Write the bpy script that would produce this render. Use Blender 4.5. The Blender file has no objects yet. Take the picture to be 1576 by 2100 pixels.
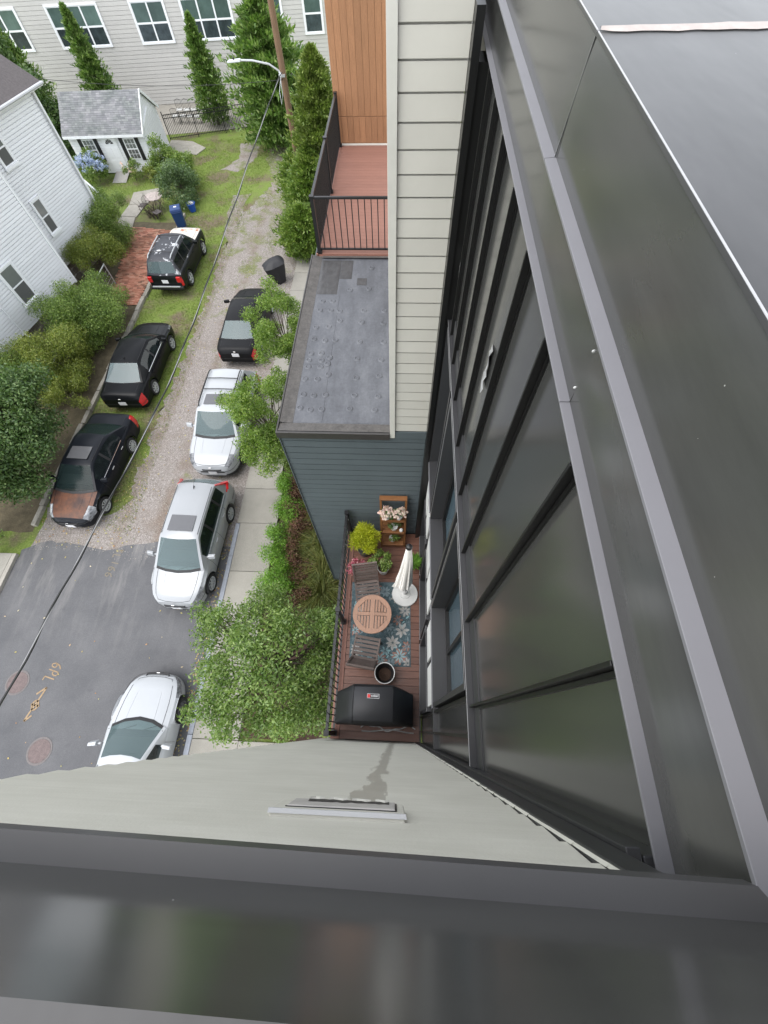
import bpy, bmesh, math, random
import numpy as np
from mathutils import Vector, Matrix
R = math.radians
random.seed(7); rng = np.random.default_rng(7)
sc = bpy.context.scene
COL = sc.collection
# ------------------------------------------------------------------ camera
H = 13.5
cam = bpy.data.cameras.new('camera'); cam.lens = 14.503; cam.sensor_width = 36; cam.sensor_fit = 'AUTO'
cam.clip_start = 0.02; cam.clip_end = 1500
camo = bpy.data.objects.new('camera', cam); COL.objects.link(camo)
dn = Vector((18, 446, 846)).normalized()
no = Vector((72, -1610, 846)); no = (no - dn*no.dot(dn)).normalized()
ea = Vector((0.99903966, 0.02623937, -0.03508921))
rt = Vector((ea[0], no[0], -dn[0])); dw = Vector((ea[1], no[1], -dn[1])); fw = Vector((ea[2], no[2], -dn[2]))
m = Matrix((rt, -dw, -fw)).transposed().to_4x4(); m.translation = (0, 0, H)
camo.matrix_world = m
sc.camera = camo
# ------------------------------------------------------------------ light
SUN_AZ, SUN_EL = 240, 66           # compass degrees (0 = +Y), elevation
w = bpy.data.worlds.new('World'); sc.world = w; w.use_nodes = True
nt = w.node_tree; bg = nt.nodes['Background']
sky = nt.nodes.new('ShaderNodeTexSky'); sky.sky_type = 'NISHITA'; sky.sun_disc = False
sky.sun_elevation = R(SUN_EL); sky.sun_rotation = R(SUN_AZ); sky.air_density = 1.0; sky.dust_density = 1.2; sky.ozone_density = 1.0
hs = nt.nodes.new('ShaderNodeHueSaturation'); hs.inputs['Saturation'].default_value = 0.22
nt.links.new(sky.outputs[0], hs.inputs['Color']); nt.links.new(hs.outputs[0], bg.inputs[0])
bg.inputs[1].default_value = 0.15
sl = bpy.data.lights.new('sun', 'SUN'); sl.energy = 0.5; sl.angle = R(45); sl.color = (1, .97, .93)
slo = bpy.data.objects.new('sun', sl); COL.objects.link(slo)
az, el = R(SUN_AZ), R(SUN_EL)
sd = Vector((math.sin(az)*math.cos(el), math.cos(az)*math.cos(el), math.sin(el)))
slo.rotation_euler = (-sd).to_track_quat('-Z', 'Y').to_euler()
vs = sc.view_settings; vs.view_transform = 'Standard'; vs.look = 'None'; vs.exposure = 1.7; vs.gamma = 1; vs.use_curve_mapping = False
sc.cycles.max_bounces = 6; sc.cycles.diffuse_bounces = 3; sc.cycles.glossy_bounces = 4; sc.cycles.transparent_max_bounces = 4
sc.cycles.use_denoising = True

# ------------------------------------------------------------------ materials
def nodes(mt):
    mt.use_nodes = True
    t = mt.node_tree; return t, t.nodes['Principled BSDF']
def lk(t, a, b): t.links.new(a, b)
def new(t, k, **kw):
    n = t.nodes.new(k)
    for a, b in kw.items(): setattr(n, a, b)
    return n
def ramp(t, fac, stops, interp='LINEAR'):
    r = new(t, 'ShaderNodeValToRGB'); e = r.color_ramp.elements; r.color_ramp.interpolation = interp
    while len(e) < len(stops): e.new(.5)
    for i, (p, c) in enumerate(stops):
        e[i].position = p; e[i].color = (*c, 1) if len(c) == 3 else c
    lk(t, fac, r.inputs[0]); return r.outputs[0]
def noise(t, scale, detail=4, rough=.6, vec=None, dist=0):
    n = new(t, 'ShaderNodeTexNoise'); n.inputs['Scale'].default_value = scale; n.inputs['Detail'].default_value = detail
    n.inputs['Roughness'].default_value = rough; n.inputs['Distortion'].default_value = dist
    if vec is None: vec = pos(t)
    lk(t, vec, n.inputs['Vector']); return n.outputs['Fac']
def pos(t):
    for n in t.nodes:
        if n.name == 'POS': return n.outputs['Position']
    n = new(t, 'ShaderNodeNewGeometry'); n.name = 'POS'; return n.outputs['Position']
def mixc(t, fac, a, b, mode='MIX'):
    n = new(t, 'ShaderNodeMix', data_type='RGBA', blend_type=mode)
    for s, i in ((fac, 0), (a, 6), (b, 7)):
        if isinstance(s, (int, float)): n.inputs[i].default_value = s
        elif isinstance(s, tuple): n.inputs[i].default_value = (*s, 1)
        else: lk(t, s, n.inputs[i])
    return n.outputs[2]
def math_(t, op, a, b=0, c=None):
    n = new(t, 'ShaderNodeMath', operation=op)
    for i, s in enumerate((a, b, c)):
        if s is None: continue
        if isinstance(s, (int, float)): n.inputs[i].default_value = s
        else: lk(t, s, n.inputs[i])
    return n.outputs[0]
def bump(t, bs, h, strength=.3, dist=.01):
    n = new(t, 'ShaderNodeBump'); n.inputs['Strength'].default_value = strength; n.inputs['Distance'].default_value = dist
    lk(t, h, n.inputs['Height']); lk(t, n.outputs[0], bs.inputs['Normal'])
def sc_(c, k): return tuple(min(1, x*k) for x in c)
MC = {}
def M(name, col, rough=.6, metal=0, var=.12, scale=6, ior=1.45, coat=0, bmp=0, bscale=60, ovar=0, fine=0, stretch=None, rvar=0, specks=0):
    if name in MC: return MC[name]
    mt = bpy.data.materials.new(name); t, b = nodes(mt); MC[name] = mt
    vec = pos(t)
    if stretch:
        mp = new(t, 'ShaderNodeMapping'); mp.inputs['Scale'].default_value = stretch; lk(t, vec, mp.inputs['Vector']); vec = mp.outputs[0]
    n1 = noise(t, scale, 5, .65, vec)
    c = ramp(t, n1, [(.25, sc_(col, 1-var)), (.75, sc_(col, 1+var))])
    if fine:
        c = mixc(t, 1.0, c, ramp(t, noise(t, fine, 2, .5, vec), [(.3, (.8, .8, .8)), (.7, (1.15, 1.15, 1.15))]), 'MULTIPLY')
    if ovar:
        oi = new(t, 'ShaderNodeObjectInfo')
        c = mixc(t, 1.0, c, ramp(t, oi.outputs['Random'], [(0, (1-ovar,)*3), (1, (1+ovar*.3, 1+ovar*.3, 1+ovar*.3))]), 'MULTIPLY')
    if specks:
        v = new(t, 'ShaderNodeTexVoronoi'); v.inputs['Scale'].default_value = specks; lk(t, pos(t), v.inputs['Vector'])
        dd = math_(t, 'ADD', v.outputs['Distance'], math_(t, 'MULTIPLY', noise(t, specks*9, 2, .6), .05))
        gate = math_(t, 'GREATER_THAN', noise(t, specks*.35, 2, .5), .60)
        c = mixc(t, math_(t, 'MULTIPLY', ramp(t, dd, [(.045, (.8,.8,.8)), (.06, (0,0,0))]), gate), c, (.55,.54,.52))
        st_ = new(t, 'ShaderNodeMapping'); st_.inputs['Scale'].default_value = (1,1,6); lk(t, pos(t), st_.inputs[0])
        c = mixc(t, 1.0, c, ramp(t, noise(t, 2.2, 6, .7, st_.outputs[0]), [(.3, (.86,.86,.86)), (.7, (1.12,1.12,1.12))]), 'MULTIPLY')
    lk(t, c, b.inputs['Base Color'])
    b.inputs['Roughness'].default_value = rough; b.inputs['Metallic'].default_value = metal; b.inputs['IOR'].default_value = ior
    b.inputs['Coat Weight'].default_value = coat; b.inputs['Coat Roughness'].default_value = .05
    if rvar:
        lk(t, ramp(t, noise(t, scale*1.7, 4, .6, vec), [(.3, (rough-rvar,)*3), (.7, (rough+rvar,)*3)]), b.inputs['Roughness'])
    if bmp: bump(t, b, noise(t, bscale, 3, .6, vec), bmp, .008)
    return mt
def LEAF(name, cols, rough=.45, trans=.25):
    if name in MC: return MC[name]
    mt = bpy.data.materials.new(name); t, b = nodes(mt); MC[name] = mt
    g = new(t, 'ShaderNodeNewGeometry')
    k = len(cols)
    c = ramp(t, g.outputs['Random Per Island'], [(i/(k-1), cc) for i, cc in enumerate(cols)])
    c = mixc(t, 1.0, c, ramp(t, noise(t, 1.6, 3), [(.3, (.75, .8, .7)), (.7, (1.2, 1.15, 1.1))]), 'MULTIPLY')
    lk(t, c, b.inputs['Base Color']); b.inputs['Roughness'].default_value = rough
    tr = new(t, 'ShaderNodeBsdfTranslucent'); lk(t, mixc(t, 1.0, c, (1.3, 1.5, .6), 'MULTIPLY'), tr.inputs['Color'])
    mx = new(t, 'ShaderNodeMixShader'); mx.inputs[0].default_value = trans
    out = t.nodes['Material Output']; lk(t, b.outputs[0], mx.inputs[1]); lk(t, tr.outputs[0], mx.inputs[2]); lk(t, mx.outputs[0], out.inputs['Surface'])
    return mt

# ------------------------------------------------------------------ mesh building
class MB:
    def __init__(s): s.v = []; s.f = []
    def add(s, vs, fs):
        o = len(s.v); s.v += [tuple(p) for p in vs]; s.f += [tuple(i+o for i in f) for f in fs]; return s
    def box(s, a, b):
        x0, y0, z0 = a; x1, y1, z1 = b
        return s.add([(x0,y0,z0),(x1,y0,z0),(x1,y1,z0),(x0,y1,z0),(x0,y0,z1),(x1,y0,z1),(x1,y1,z1),(x0,y1,z1)],
              [(0,3,2,1),(4,5,6,7),(0,1,5,4),(1,2,6,5),(2,3,7,6),(3,0,4,7)])
    def cbox(s, c, d, rz=0, rx=0, ry=0):
        mt = Matrix.Translation(c) @ Matrix.Rotation(rz,4,'Z') @ Matrix.Rotation(ry,4,'Y') @ Matrix.Rotation(rx,4,'X')
        n = MB().box((-d[0]/2,-d[1]/2,-d[2]/2),(d[0]/2,d[1]/2,d[2]/2))
        return s.add([mt @ Vector(p) for p in n.v], n.f)
    def bar(s, a, b, wd, ht, up=(0,0,1)):
        a = Vector(a); b = Vector(b); d = (b-a).normalized(); u = Vector(up)
        x = d.cross(u)
        if x.length < 1e-4: x = d.cross(Vector((1,0,0)))
        x.normalize(); y = x.cross(d).normalized()
        vs = []
        for p in (a, b):
            for i, j in ((-1,-1),(1,-1),(1,1),(-1,1)): vs.append(p + x*i*wd/2 + y*j*ht/2)
        return s.add(vs, [(3,2,1,0),(4,5,6,7),(0,1,5,4),(1,2,6,5),(2,3,7,6),(3,0,4,7)])
    def tube(s, pts, r, n=6, cap=True):
        pts = [Vector(p) for p in pts]; k = len(pts)
        rs = r if isinstance(r, (list, tuple)) else [r]*k
        o = len(s.v); prev = None
        for i, p in enumerate(pts):
            d = (pts[min(i+1,k-1)] - pts[max(i-1,0)]).normalized()
            if prev is None:
                x = d.orthogonal().normalized()
            else:
                x = (prev - d*prev.dot(d)).normalized()
            prev = x; y = d.cross(x)
            for q in range(n):
                a = 2*math.pi*q/n; s.v.append(tuple(p + (x*math.cos(a)+y*math.sin(a))*rs[i]))
        for i in range(k-1):
            for q in range(n):
                s.f.append((o+i*n+q, o+i*n+(q+1)%n, o+(i+1)*n+(q+1)%n, o+(i+1)*n+q))
        if cap:
            s.f.append(tuple(o+q for q in range(n))[::-1]); s.f.append(tuple(o+(k-1)*n+q for q in range(n)))
        return s
    def lathe(s, prof, c=(0,0,0), n=16, axis='z', cap=True):
        o = len(s.v)
        for r, z in prof:
            for q in range(n):
                a = 2*math.pi*q/n
                if axis == 'z': s.v.append((c[0]+r*math.cos(a), c[1]+r*math.sin(a), c[2]+z))
                else: s.v.append((c[0]+r*math.cos(a), c[1]+z, c[2]+r*math.sin(a)))
        for i in range(len(prof)-1):
            for q in range(n):
                f = (o+i*n+q, o+i*n+(q+1)%n, o+(i+1)*n+(q+1)%n, o+(i+1)*n+q)
                s.f.append(f if axis == 'z' else f[::-1])
        for k, rev in (((0, True), (len(prof)-1, False)) if cap else ()):
            if prof[k][0] > 1e-5:
                f = tuple(o+k*n+q for q in range(n)); 
                if axis != 'z': rev = not rev
                s.f.append(f[::-1] if rev else f)
        return s
    def prism(s, poly, z0, z1):
        n = len(poly); a = sum(poly[i][0]*poly[(i+1)%n][1]-poly[(i+1)%n][0]*poly[i][1] for i in range(n))
        if a < 0: poly = poly[::-1]
        vs = [(x,y,z0) for x,y in poly]+[(x,y,z1) for x,y in poly]
        return s.add(vs, [tuple(range(n))[::-1], tuple(range(n,2*n))]+[(i,(i+1)%n,n+(i+1)%n,n+i) for i in range(n)])
    def quad(s, a, b, c, d): return s.add([a,b,c,d],[(0,1,2,3)])
    def mesh(s, name, smooth=False, off=(0,0,0)):
        me = bpy.data.meshes.new(name)
        me.from_pydata([(p[0]-off[0],p[1]-off[1],p[2]-off[2]) for p in s.v], [], s.f)
        if smooth:
            me.polygons.foreach_set('use_smooth', [True]*len(me.polygons))
            try: me.set_sharp_from_angle(angle=R(38))
            except Exception: pass
        me.update(); return me
class Thing:
    def __init__(s, name, label, cat, base, rz=0, group=None):
        o = bpy.data.objects.new(name, None); COL.objects.link(o); o.empty_display_size = .2
        o.location = base; o.rotation_euler = (0,0,rz); o['label'] = label; o['category'] = cat
        if group: o['group'] = group
        s.o = o; s.base = base
    def part(s, name, mb, mat, parent=None, world=True, smooth=False, label=None, kind=None, bevel=0):
        me = mb.mesh(name, smooth, s.base if world else (0,0,0)) if isinstance(mb, MB) else mb
        return s.inst(name, me, (0,0,0), 0, mat, parent, False, label, kind, bevel)
    def inst(s, name, me, loc=(0,0,0), rz=0, mat=None, parent=None, world=True, label=None, kind=None, bevel=0):
        o = bpy.data.objects.new(name, me); COL.objects.link(o); o.parent = parent or s.o
        o.location = tuple(loc[i]-s.base[i] for i in range(3)) if world else loc
        o.rotation_euler = (0,0,rz) if not isinstance(rz, tuple) else rz
        if mat and not me.materials: me.materials.append(mat)
        if label: o['label'] = label
        if kind: o['kind'] = kind
        if bevel:
            b = o.modifiers.new('b','BEVEL'); b.width = bevel; b.segments = 2; b.limit_method = 'ANGLE'; b.angle_limit = R(40)
        return o
def single(name, mb, mat, label=None, cat=None, kind=None, group=None, smooth=False, base=None, bevel=0):
    me = mb.mesh(name, smooth, base or (0,0,0)) if isinstance(mb, MB) else mb
    o = bpy.data.objects.new(name, me); COL.objects.link(o)
    if base: o.location = base
    if not me.materials: me.materials.append(mat)
    if kind: o['kind'] = kind
    if label: o['label'] = label; o['category'] = cat
    if group: o['group'] = group
    if bevel:
        b = o.modifiers.new('b','BEVEL'); b.width = bevel; b.segments = 2; b.limit_method = 'ANGLE'; b.angle_limit = R(40)
    return o
def jitter_poly(poly, step=.35, amp=.08, seed=1):
    r = random.Random(seed); out = []
    for i in range(len(poly)):
        a = poly[i]; b = poly[(i+1)%len(poly)]; d = math.hypot(b[0]-a[0], b[1]-a[1]); n = max(1, int(d/step))
        for k in range(n):
            t = k/n; out.append((a[0]+(b[0]-a[0])*t + r.uniform(-amp,amp), a[1]+(b[1]-a[1])*t + r.uniform(-amp,amp)))
    return out
def sheet(name, poly, z, mat, kind='structure'):
    bm = bmesh.new(); f = bm.faces.new([bm.verts.new((x,y,z)) for x,y in poly]); bm.normal_update()
    if f.normal.z < 0: f.normal_flip()
    bmesh.ops.triangulate(bm, faces=bm.faces[:])
    me = bpy.data.meshes.new(name); bm.to_mesh(me); bm.free()
    return single(name, me, mat, kind=kind)
def inpoly(P, poly):
    x, y = P[:,0], P[:,1]; c = np.zeros(len(P), bool); n = len(poly)
    for i in range(n):
        x0,y0 = poly[i]; x1,y1 = poly[(i+1)%n]
        k = ((y0>y) != (y1>y)) & (x < (x1-x0)*(y-y0)/((y1-y0) or 1e-9)+x0); c ^= k
    return c
def quads_mesh(name, V, nper=4):
    n = len(V)//nper; me = bpy.data.meshes.new(name)
    me.vertices.add(len(V)); me.vertices.foreach_set('co', V.astype(np.float32).ravel())
    me.loops.add(len(V)); me.loops.foreach_set('vertex_index', np.arange(len(V), dtype=np.int32))
    me.polygons.add(n); me.polygons.foreach_set('loop_start', np.arange(0, len(V), nper, dtype=np.int32))
    me.update(calc_edges=True); return me
def unit(a): return a/np.maximum(np.linalg.norm(a,axis=1,keepdims=True),1e-6)
def leaves(name, P, N, size, asp=.5, align=.5, lift=0.2, svar=.35):
    """one folded-free leaf quad (diamond) per point; N = preferred outward direction"""
    n = len(P); r1 = unit(rng.normal(size=(n,3)))
    nrm = unit(N*align + r1*(1-align) + np.array([0,0,lift]))
    a = unit(np.cross(nrm, rng.normal(size=(n,3)))); b = np.cross(nrm, a)
    s = (size*(1+svar*rng.uniform(-1,1,n)))[:,None]
    V = np.empty((n,4,3)); V[:,0] = P-a*s*.5; V[:,1] = P+b*s*asp*.5-a*s*.05; V[:,2] = P+a*s*.5-nrm*s*.12; V[:,3] = P-b*s*asp*.5-a*s*.05
    return quads_mesh(name, V.reshape(-1,3))
def blades(name, P, D, length, width):
    """thin blades from P along D"""
    n = len(P); s = unit(np.cross(D, rng.normal(size=(n,3))))
    L = (length*rng.uniform(.55,1.15,n))[:,None]; w_ = (width*rng.uniform(.7,1.2,n))[:,None]
    V = np.empty((n,4,3)); V[:,0] = P-s*w_*.5; V[:,1] = P+s*w_*.5; V[:,2] = P+D*L*.6+s*w_*.4+np.array([0,0,0])*1; V[:,3] = P+D*L
    return quads_mesh(name, V.reshape(-1,3))
def clump_pts(cl, dens):
    """points through ellipsoid clumps, biased to the shell. cl rows cx,cy,cz,rx,ry,rz"""
    Ps, Ns = [], []
    for c in cl:
        n = int(dens*(c[3]*c[4]+c[4]*c[5]+c[3]*c[5]))
        d = unit(rng.normal(size=(n,3))); rr = rng.uniform(0,1,n)**(1/3.2)*(1+.16*rng.normal(size=n))
        Ps.append(np.array(c[:3])+d*rr[:,None]*np.array(c[3:6])); Ns.append(d)
    return np.vstack(Ps), np.vstack(Ns)
def rand_clumps(c, rad, k, rmin, rmax, flat=.8, seed=0, low=-.7):
    r = np.random.default_rng(seed); out = []
    while len(out) < k:
        d = r.normal(size=3); d /= np.linalg.norm(d)
        if d[2] < low: continue
        q = r.uniform(.45,1.0); s = r.uniform(rmin,rmax)
        out.append((c[0]+d[0]*rad[0]*q, c[1]+d[1]*rad[1]*q, c[2]+d[2]*rad[2]*q, s, s, s*flat))
    return out

# ------------------------------------------------------------------ ground materials
def ground_mat():
    mt = bpy.data.materials.new('ground_turf'); t, b = nodes(mt)
    n = noise(t, .55, 6, .65); f = noise(t, 14, 4, .7); 
    grass = ramp(t, f, [(.25, (.075,.115,.018)), (.5, (.135,.19,.033)), (.75, (.21,.245,.065))])
    soil = ramp(t, f, [(.25, (.07,.05,.03)), (.55, (.15,.12,.075)), (.8, (.25,.21,.15))])
    k = ramp(t, n, [(.47, (0,0,0)), (.62, (1,1,1))])
    lk(t, mixc(t, k, grass, soil), b.inputs['Base Color']); b.inputs['Roughness'].default_value = .95
    bump(t, b, f, .6, .03); return mt
def gravel_mat():
    mt = bpy.data.materials.new('gravel'); t, b = nodes(mt)
    v = new(t, 'ShaderNodeTexVoronoi'); v.inputs['Scale'].default_value = 38; lk(t, pos(t), v.inputs['Vector'])
    c = ramp(t, v.outputs['Color'], [(0, (.16,.135,.12)), (.45, (.255,.225,.205)), (.85, (.36,.33,.305)), (1, (.55,.53,.51))])
    big = noise(t, .5, 5, .6); fin = noise(t, 3.5, 5, .7)
    c = mixc(t, ramp(t, big, [(.52, (0,0,0)), (.68, (.75,.75,.75))]), c, ramp(t, fin, [(.3, (.15,.115,.088)), (.7, (.25,.205,.17))]))
    sy = new(t, 'ShaderNodeSeparateXYZ'); lk(t, pos(t), sy.inputs[0])
    rut = math_(t, 'ABSOLUTE', math_(t, 'SUBTRACT', math_(t, 'ABSOLUTE', math_(t, 'ADD', math_(t, 'ADD', sy.outputs['X'], 8.9), math_(t, 'MULTIPLY', noise(t, .25, 2, .5), .8))), .75))
    rk = math_(t, 'MULTIPLY', ramp(t, rut, [(.08, (.7,.7,.7)), (.38, (0,0,0))]), ramp(t, noise(t, 1.3, 4, .6), [(.38, (0,0,0)), (.58, (1,1,1))]))
    c = mixc(t, rk, c, ramp(t, fin, [(.3, (.15,.11,.082)), (.7, (.23,.18,.145))]))
    # moss and thin grass creeping in as the drive gets older to the north
    sx = new(t, 'ShaderNodeSeparateXYZ'); lk(t, pos(t), sx.inputs[0])
    g = math_(t, 'ADD', noise(t, .8, 6, .7), math_(t, 'MULTIPLY', math_(t, 'SUBTRACT', sx.outputs['Y'], 16), .0085))
    g = math_(t, 'ADD', g, math_(t, 'MULTIPLY', math_(t, 'SUBTRACT', math_(t, 'ABSOLUTE', math_(t, 'ADD', sx.outputs['X'], 8.2)), 2.0), -.03))
    k = ramp(t, g, [(.60, (0,0,0)), (.70, (.85,.85,.85))])
    c = mixc(t, k, c, ramp(t, fin, [(.3, (.10,.13,.03)), (.7, (.20,.21,.08))]))
    lk(t, c, b.inputs['Base Color']); b.inputs['Roughness'].default_value = .95
    bump(t, b, v.outputs['Distance'], .7, .03); return mt
def asphalt_mat():
    mt = bpy.data.materials.new('asphalt'); t, b = nodes(mt)
    f = noise(t, 60, 3, .7); n = noise(t, .7, 5, .6)
    c = ramp(t, f, [(.25, (.078,.079,.084)), (.6, (.110,.111,.117)), (.85, (.18,.18,.185))])
    c = mixc(t, 1.0, c, ramp(t, n, [(.3, (.8,.8,.8)), (.7, (1.18,1.16,1.13))]), 'MULTIPLY')
    # pale scuffs and dust tracked in from the gravel
    mp = new(t, 'ShaderNodeMapping'); mp.inputs['Rotation'].default_value = (0,0,.25); mp.inputs['Scale'].default_value = (2.2,.35,1); lk(t, pos(t), mp.inputs[0])
    s = noise(t, 1.1, 6, .65, mp.outputs[0])
    sx = new(t, 'ShaderNodeSeparateXYZ'); lk(t, pos(t), sx.inputs[0])
    near = ramp(t, math_(t, 'MULTIPLY', sx.outputs['Y'], .1), [(.15, (0,0,0)), (.55, (1,1,1))])
    k = math_(t, 'MULTIPLY', ramp(t, s, [(.5, (0,0,0)), (.68, (.55,.55,.55))]), near)
    c = mixc(t, k, c, (.27,.255,.24))
    k2 = ramp(t, noise(t, 2.3, 3, .5), [(.66, (0,0,0)), (.72, (.35,.35,.35))])
    c = mixc(t, k2, c, (.07,.07,.075))
    lk(t, c, b.inputs['Base Color']); b.inputs['Roughness'].default_value = .85
    bump(t, b, f, .25, .01); return mt
MG, MV, MA = ground_mat(), gravel_mat(), asphalt_mat()
m_conc = M('concrete', (.285,.27,.235), .85, var=.10, scale=2.2, fine=90, ovar=.12, bmp=.15, bscale=90)
m_conc_old = M('old_concrete', (.33,.31,.27), .9, var=.2, scale=3, fine=60, ovar=.12)
m_granite = M('granite', (.30,.32,.36), .7, var=.12, scale=12, fine=120, ovar=.15)
m_stone = M('edging_stone', (.30,.28,.24), .9, var=.25, scale=6, fine=40, ovar=.2, bmp=.3)
m_mulch = M('mulch', (.055,.032,.022), .95, var=.45, scale=9, fine=30, bmp=.6, bscale=40)
m_dirt = M('bed_soil', (.10,.082,.05), .95, var=.4, scale=4, fine=25, bmp=.5, bscale=30)

# ------------------------------------------------------------------ ground, road, paths
gb = MB(); N = 24
xs = np.linspace(-1,1,N+1); xs = np.sign(xs)*np.abs(xs)**2.2*600
gv = [(x-8, y+15, -.004) for y in xs for x in xs]
gb.add(gv, [(j*(N+1)+i, j*(N+1)+i+1, (j+1)*(N+1)+i+1, (j+1)*(N+1)+i) for j in range(N) for i in range(N)])
single('ground', gb, MG, kind='structure')
bed = [(-19,5.9),(-13.45,5.9),(-13.45,18.6),(-13.5,26.2),(-17.0,26.4),(-19.5,20)]
sheet('planting_bed', jitter_poly(bed, .4, .06, 3), .002, m_dirt)
drive = [(-10.25,4.9),(-10.3,11),(-10.2,15),(-10.1,20),(-10.3,24),(-10.0,27),(-9.0,29.5),(-8.6,31),(-9.6,34),(-9.2,37),(-6.2,37.2),(-6.0,30),(-5.6,24),(-5.7,4.9)]
sheet('gravel_drive', jitter_poly(drive, .16, .17, 5), .004, MV)
sheet('gravel_path', jitter_poly([(-11.9,36.3),(-10.4,36.4),(-10.4,34),(-11.2,32.2),(-12.4,32.6),(-11.5,34.2)], .3, .12, 6), .004, MV)
sheet('gravel_patch', jitter_poly([(-10.9,29.2),(-9.9,29.6),(-9.9,24),(-10.6,25.2)], .3, .12, 8), .006, MV)
sheet('gravel_shoulder', jitter_poly([(-13.2,5.2),(-9.8,5.2),(-9.8,7.2),(-11,6.6),(-13.2,6.9)], .3, .1, 7), .003, MV)
road = [(-13.5,-45),(-13.5,5.2),(-12.6,5.55),(-10.4,5.3),(-8.4,5.65),(-5.75,5.5),(-5.75,-45)]
rj = [(x,y) for x,y in jitter_poly(road, .3, .05, 4)]
sheet('asphalt_road', rj, .010, MA)
# sidewalk: one slab per joint
sw = Thing('sidewalk', 'pale concrete sidewalk slabs running beside the planting bed', 'sidewalk', (-5.1,5,0))
del sw.o['label'], sw.o['category']; sw.o['kind'] = 'structure'
joints = [-9.5,-8,-6.5,-5,-3.5,-2.0,-.45,1.1,2.85,4.6,6.44,7.9,9.5,11,12.5,14,15.5,17,18.4,19.8,21.3,22.6]
for i in range(len(joints)-1):
    y0, y1 = joints[i]+.008, joints[i+1]-.008
    xr = -4.40 if y1 < 8 else (-4.55 if y1 < 12 else -4.72)
    xl = -5.74 if y0 < 6.4 else -5.86
    sw.part('slab', MB().box((xl, y0, -.05), (xr, y1, .125+.004*math.sin(i*2.3))), m_conc, bevel=.008)
for i in range(3):      # wide slabs toward the building entrance
    sw.part('slab', MB().box((-4.39+i*1.05, -3.2, -.05), (-3.355+i*1.05, -.47, .122)), m_conc, bevel=.008)
cb = Thing('kerb', '', '', (-5.83,0,0)); del cb.o['label'], cb.o['category']; cb.o['kind'] = 'structure'
y = -9.5
while y < 6.3:
    y1 = min(y+1.83, 6.42); cb.part('kerb_stone', MB().box((-5.90,y+.006,-.1),(-5.752,y1-.006,.13)), m_granite, bevel=.012); y = y1
ed = Thing('stone_edging', 'low grey stone edging along the shrub bed beside the black sedans', 'edging', (-13.4,6,0))
y = 6.1; rr = random.Random(3)
while y < 26:
    l = rr.uniform(.7,1.3); x = -13.40 + rr.uniform(-.03,.03)
    ed.part('edging_stone', MB().cbox((x, y+l/2, .05), (.17+rr.uniform(-.02,.03), l-.03, .2), rr.uniform(-.02,.02), rr.uniform(-.02,.02)), m_stone, bevel=.02); y += l
# far kerb and sidewalk across the road
fs = Thing('far_sidewalk', '', '', (-14.5,0,0)); del fs.o['label'], fs.o['category']; fs.o['kind'] = 'structure'
for i in range(8):
    y1 = 5.0-i*1.6; fs.part('slab', MB().box((-15.3,y1-1.59,-.05),(-13.66,y1,.115)), m_conc, bevel=.008)
    fs.part('kerb_stone', MB().box((-13.65,y1-1.594,-.1),(-13.50,y1,.12)), m_conc_old, bevel=.012)
# concrete walk to the brick patio
wk = Thing('concrete_path', '', '', (-16.5,27,0)); del wk.o['label'], wk.o['category']; wk.o['kind'] = 'structure'
for poly in ([(-17.4,29.6),(-15.8,30.2),(-16.1,28.3),(-17.2,28.2)], [(-17.2,28.15),(-16.15,28.25),(-16.3,26.8),(-17.3,26.9)], [(-17.3,26.85),(-16.35,26.75),(-16.2,25.7),(-17.2,25.9)],
             [(-16.9,35.2),(-14.6,34.6),(-14.2,35.6),(-15.4,36.6),(-17,36.8)]):
    wk.part('slab', MB().prism(poly, -.05, .05), m_conc_old, bevel=.01)
# brick patio: real bricks, too small to pick apart, joined
pt = Thing('brick_patio', '', '', (-14.8,22,0)); del pt.o['label'], pt.o['category']; pt.o['kind'] = 'structure'
bp = [(-15.15,18.9),(-13.62,18.6),(-13.62,25.35),(-16.2,25.75)]
m_brick = LEAF('patio_brick', [(.16,.075,.055),(.30,.125,.085),(.38,.17,.12),(.42,.23,.17)], .9, 0)
cand = []
for j in range(76):
    for i in range(15):
        cand.append((-16.3+i*.205+(j%2)*.1, 18.5+j*.099))
cand = np.array(cand); ok = inpoly(cand, bp); bb = MB()
for (x,y) in cand[ok]:
    bb.cbox((x,y,.02+rr.uniform(-.006,.008)), (.195,.09,.06), rr.uniform(-.03,.03), rr.uniform(-.03,.03))
pt.part('brick', bb, m_brick, kind='stuff')
pt.part('mortar_bed', MB().prism(bp, -.02, .034), m_dirt)
# street iron and paint marks
m_iron = M('rusty_iron', (.15,.115,.11), .75, metal=.2, var=.2, scale=9, fine=60, bmp=.4)
m_iron2 = M('worn_ring', (.15,.135,.13), .85, var=.15, scale=20)
for (x,y,l) in ((-10.12,-.95,'round rust-brown manhole cover nearest the beige siding wall'), (-11.6,.82,'round rust-brown manhole cover under the overhead cable')):
    t = Thing('manhole_cover', l, 'manhole', (x,y,0), group='manhole covers in the road')
    t.part('ring', MB().lathe([(.36,.011),(.36,.017),(.31,.017),(.31,.011)], (x,y,0), 32, 'z', False), m_iron2)
    t.part('lid', MB().lathe([(.305,.011),(.305,.0175),(.28,.0175),(.275,.0155),(.04,.0155),(.03,.013),(.001,.013)], (x,y,0), 32), m_iron)
m_ochre = M('ochre_paint', (.29,.205,.12), .8, var=.25, scale=25)
m_ochre2 = M('faded_ochre_paint', (.19,.165,.125), .85, var=.2, scale=25)
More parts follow.
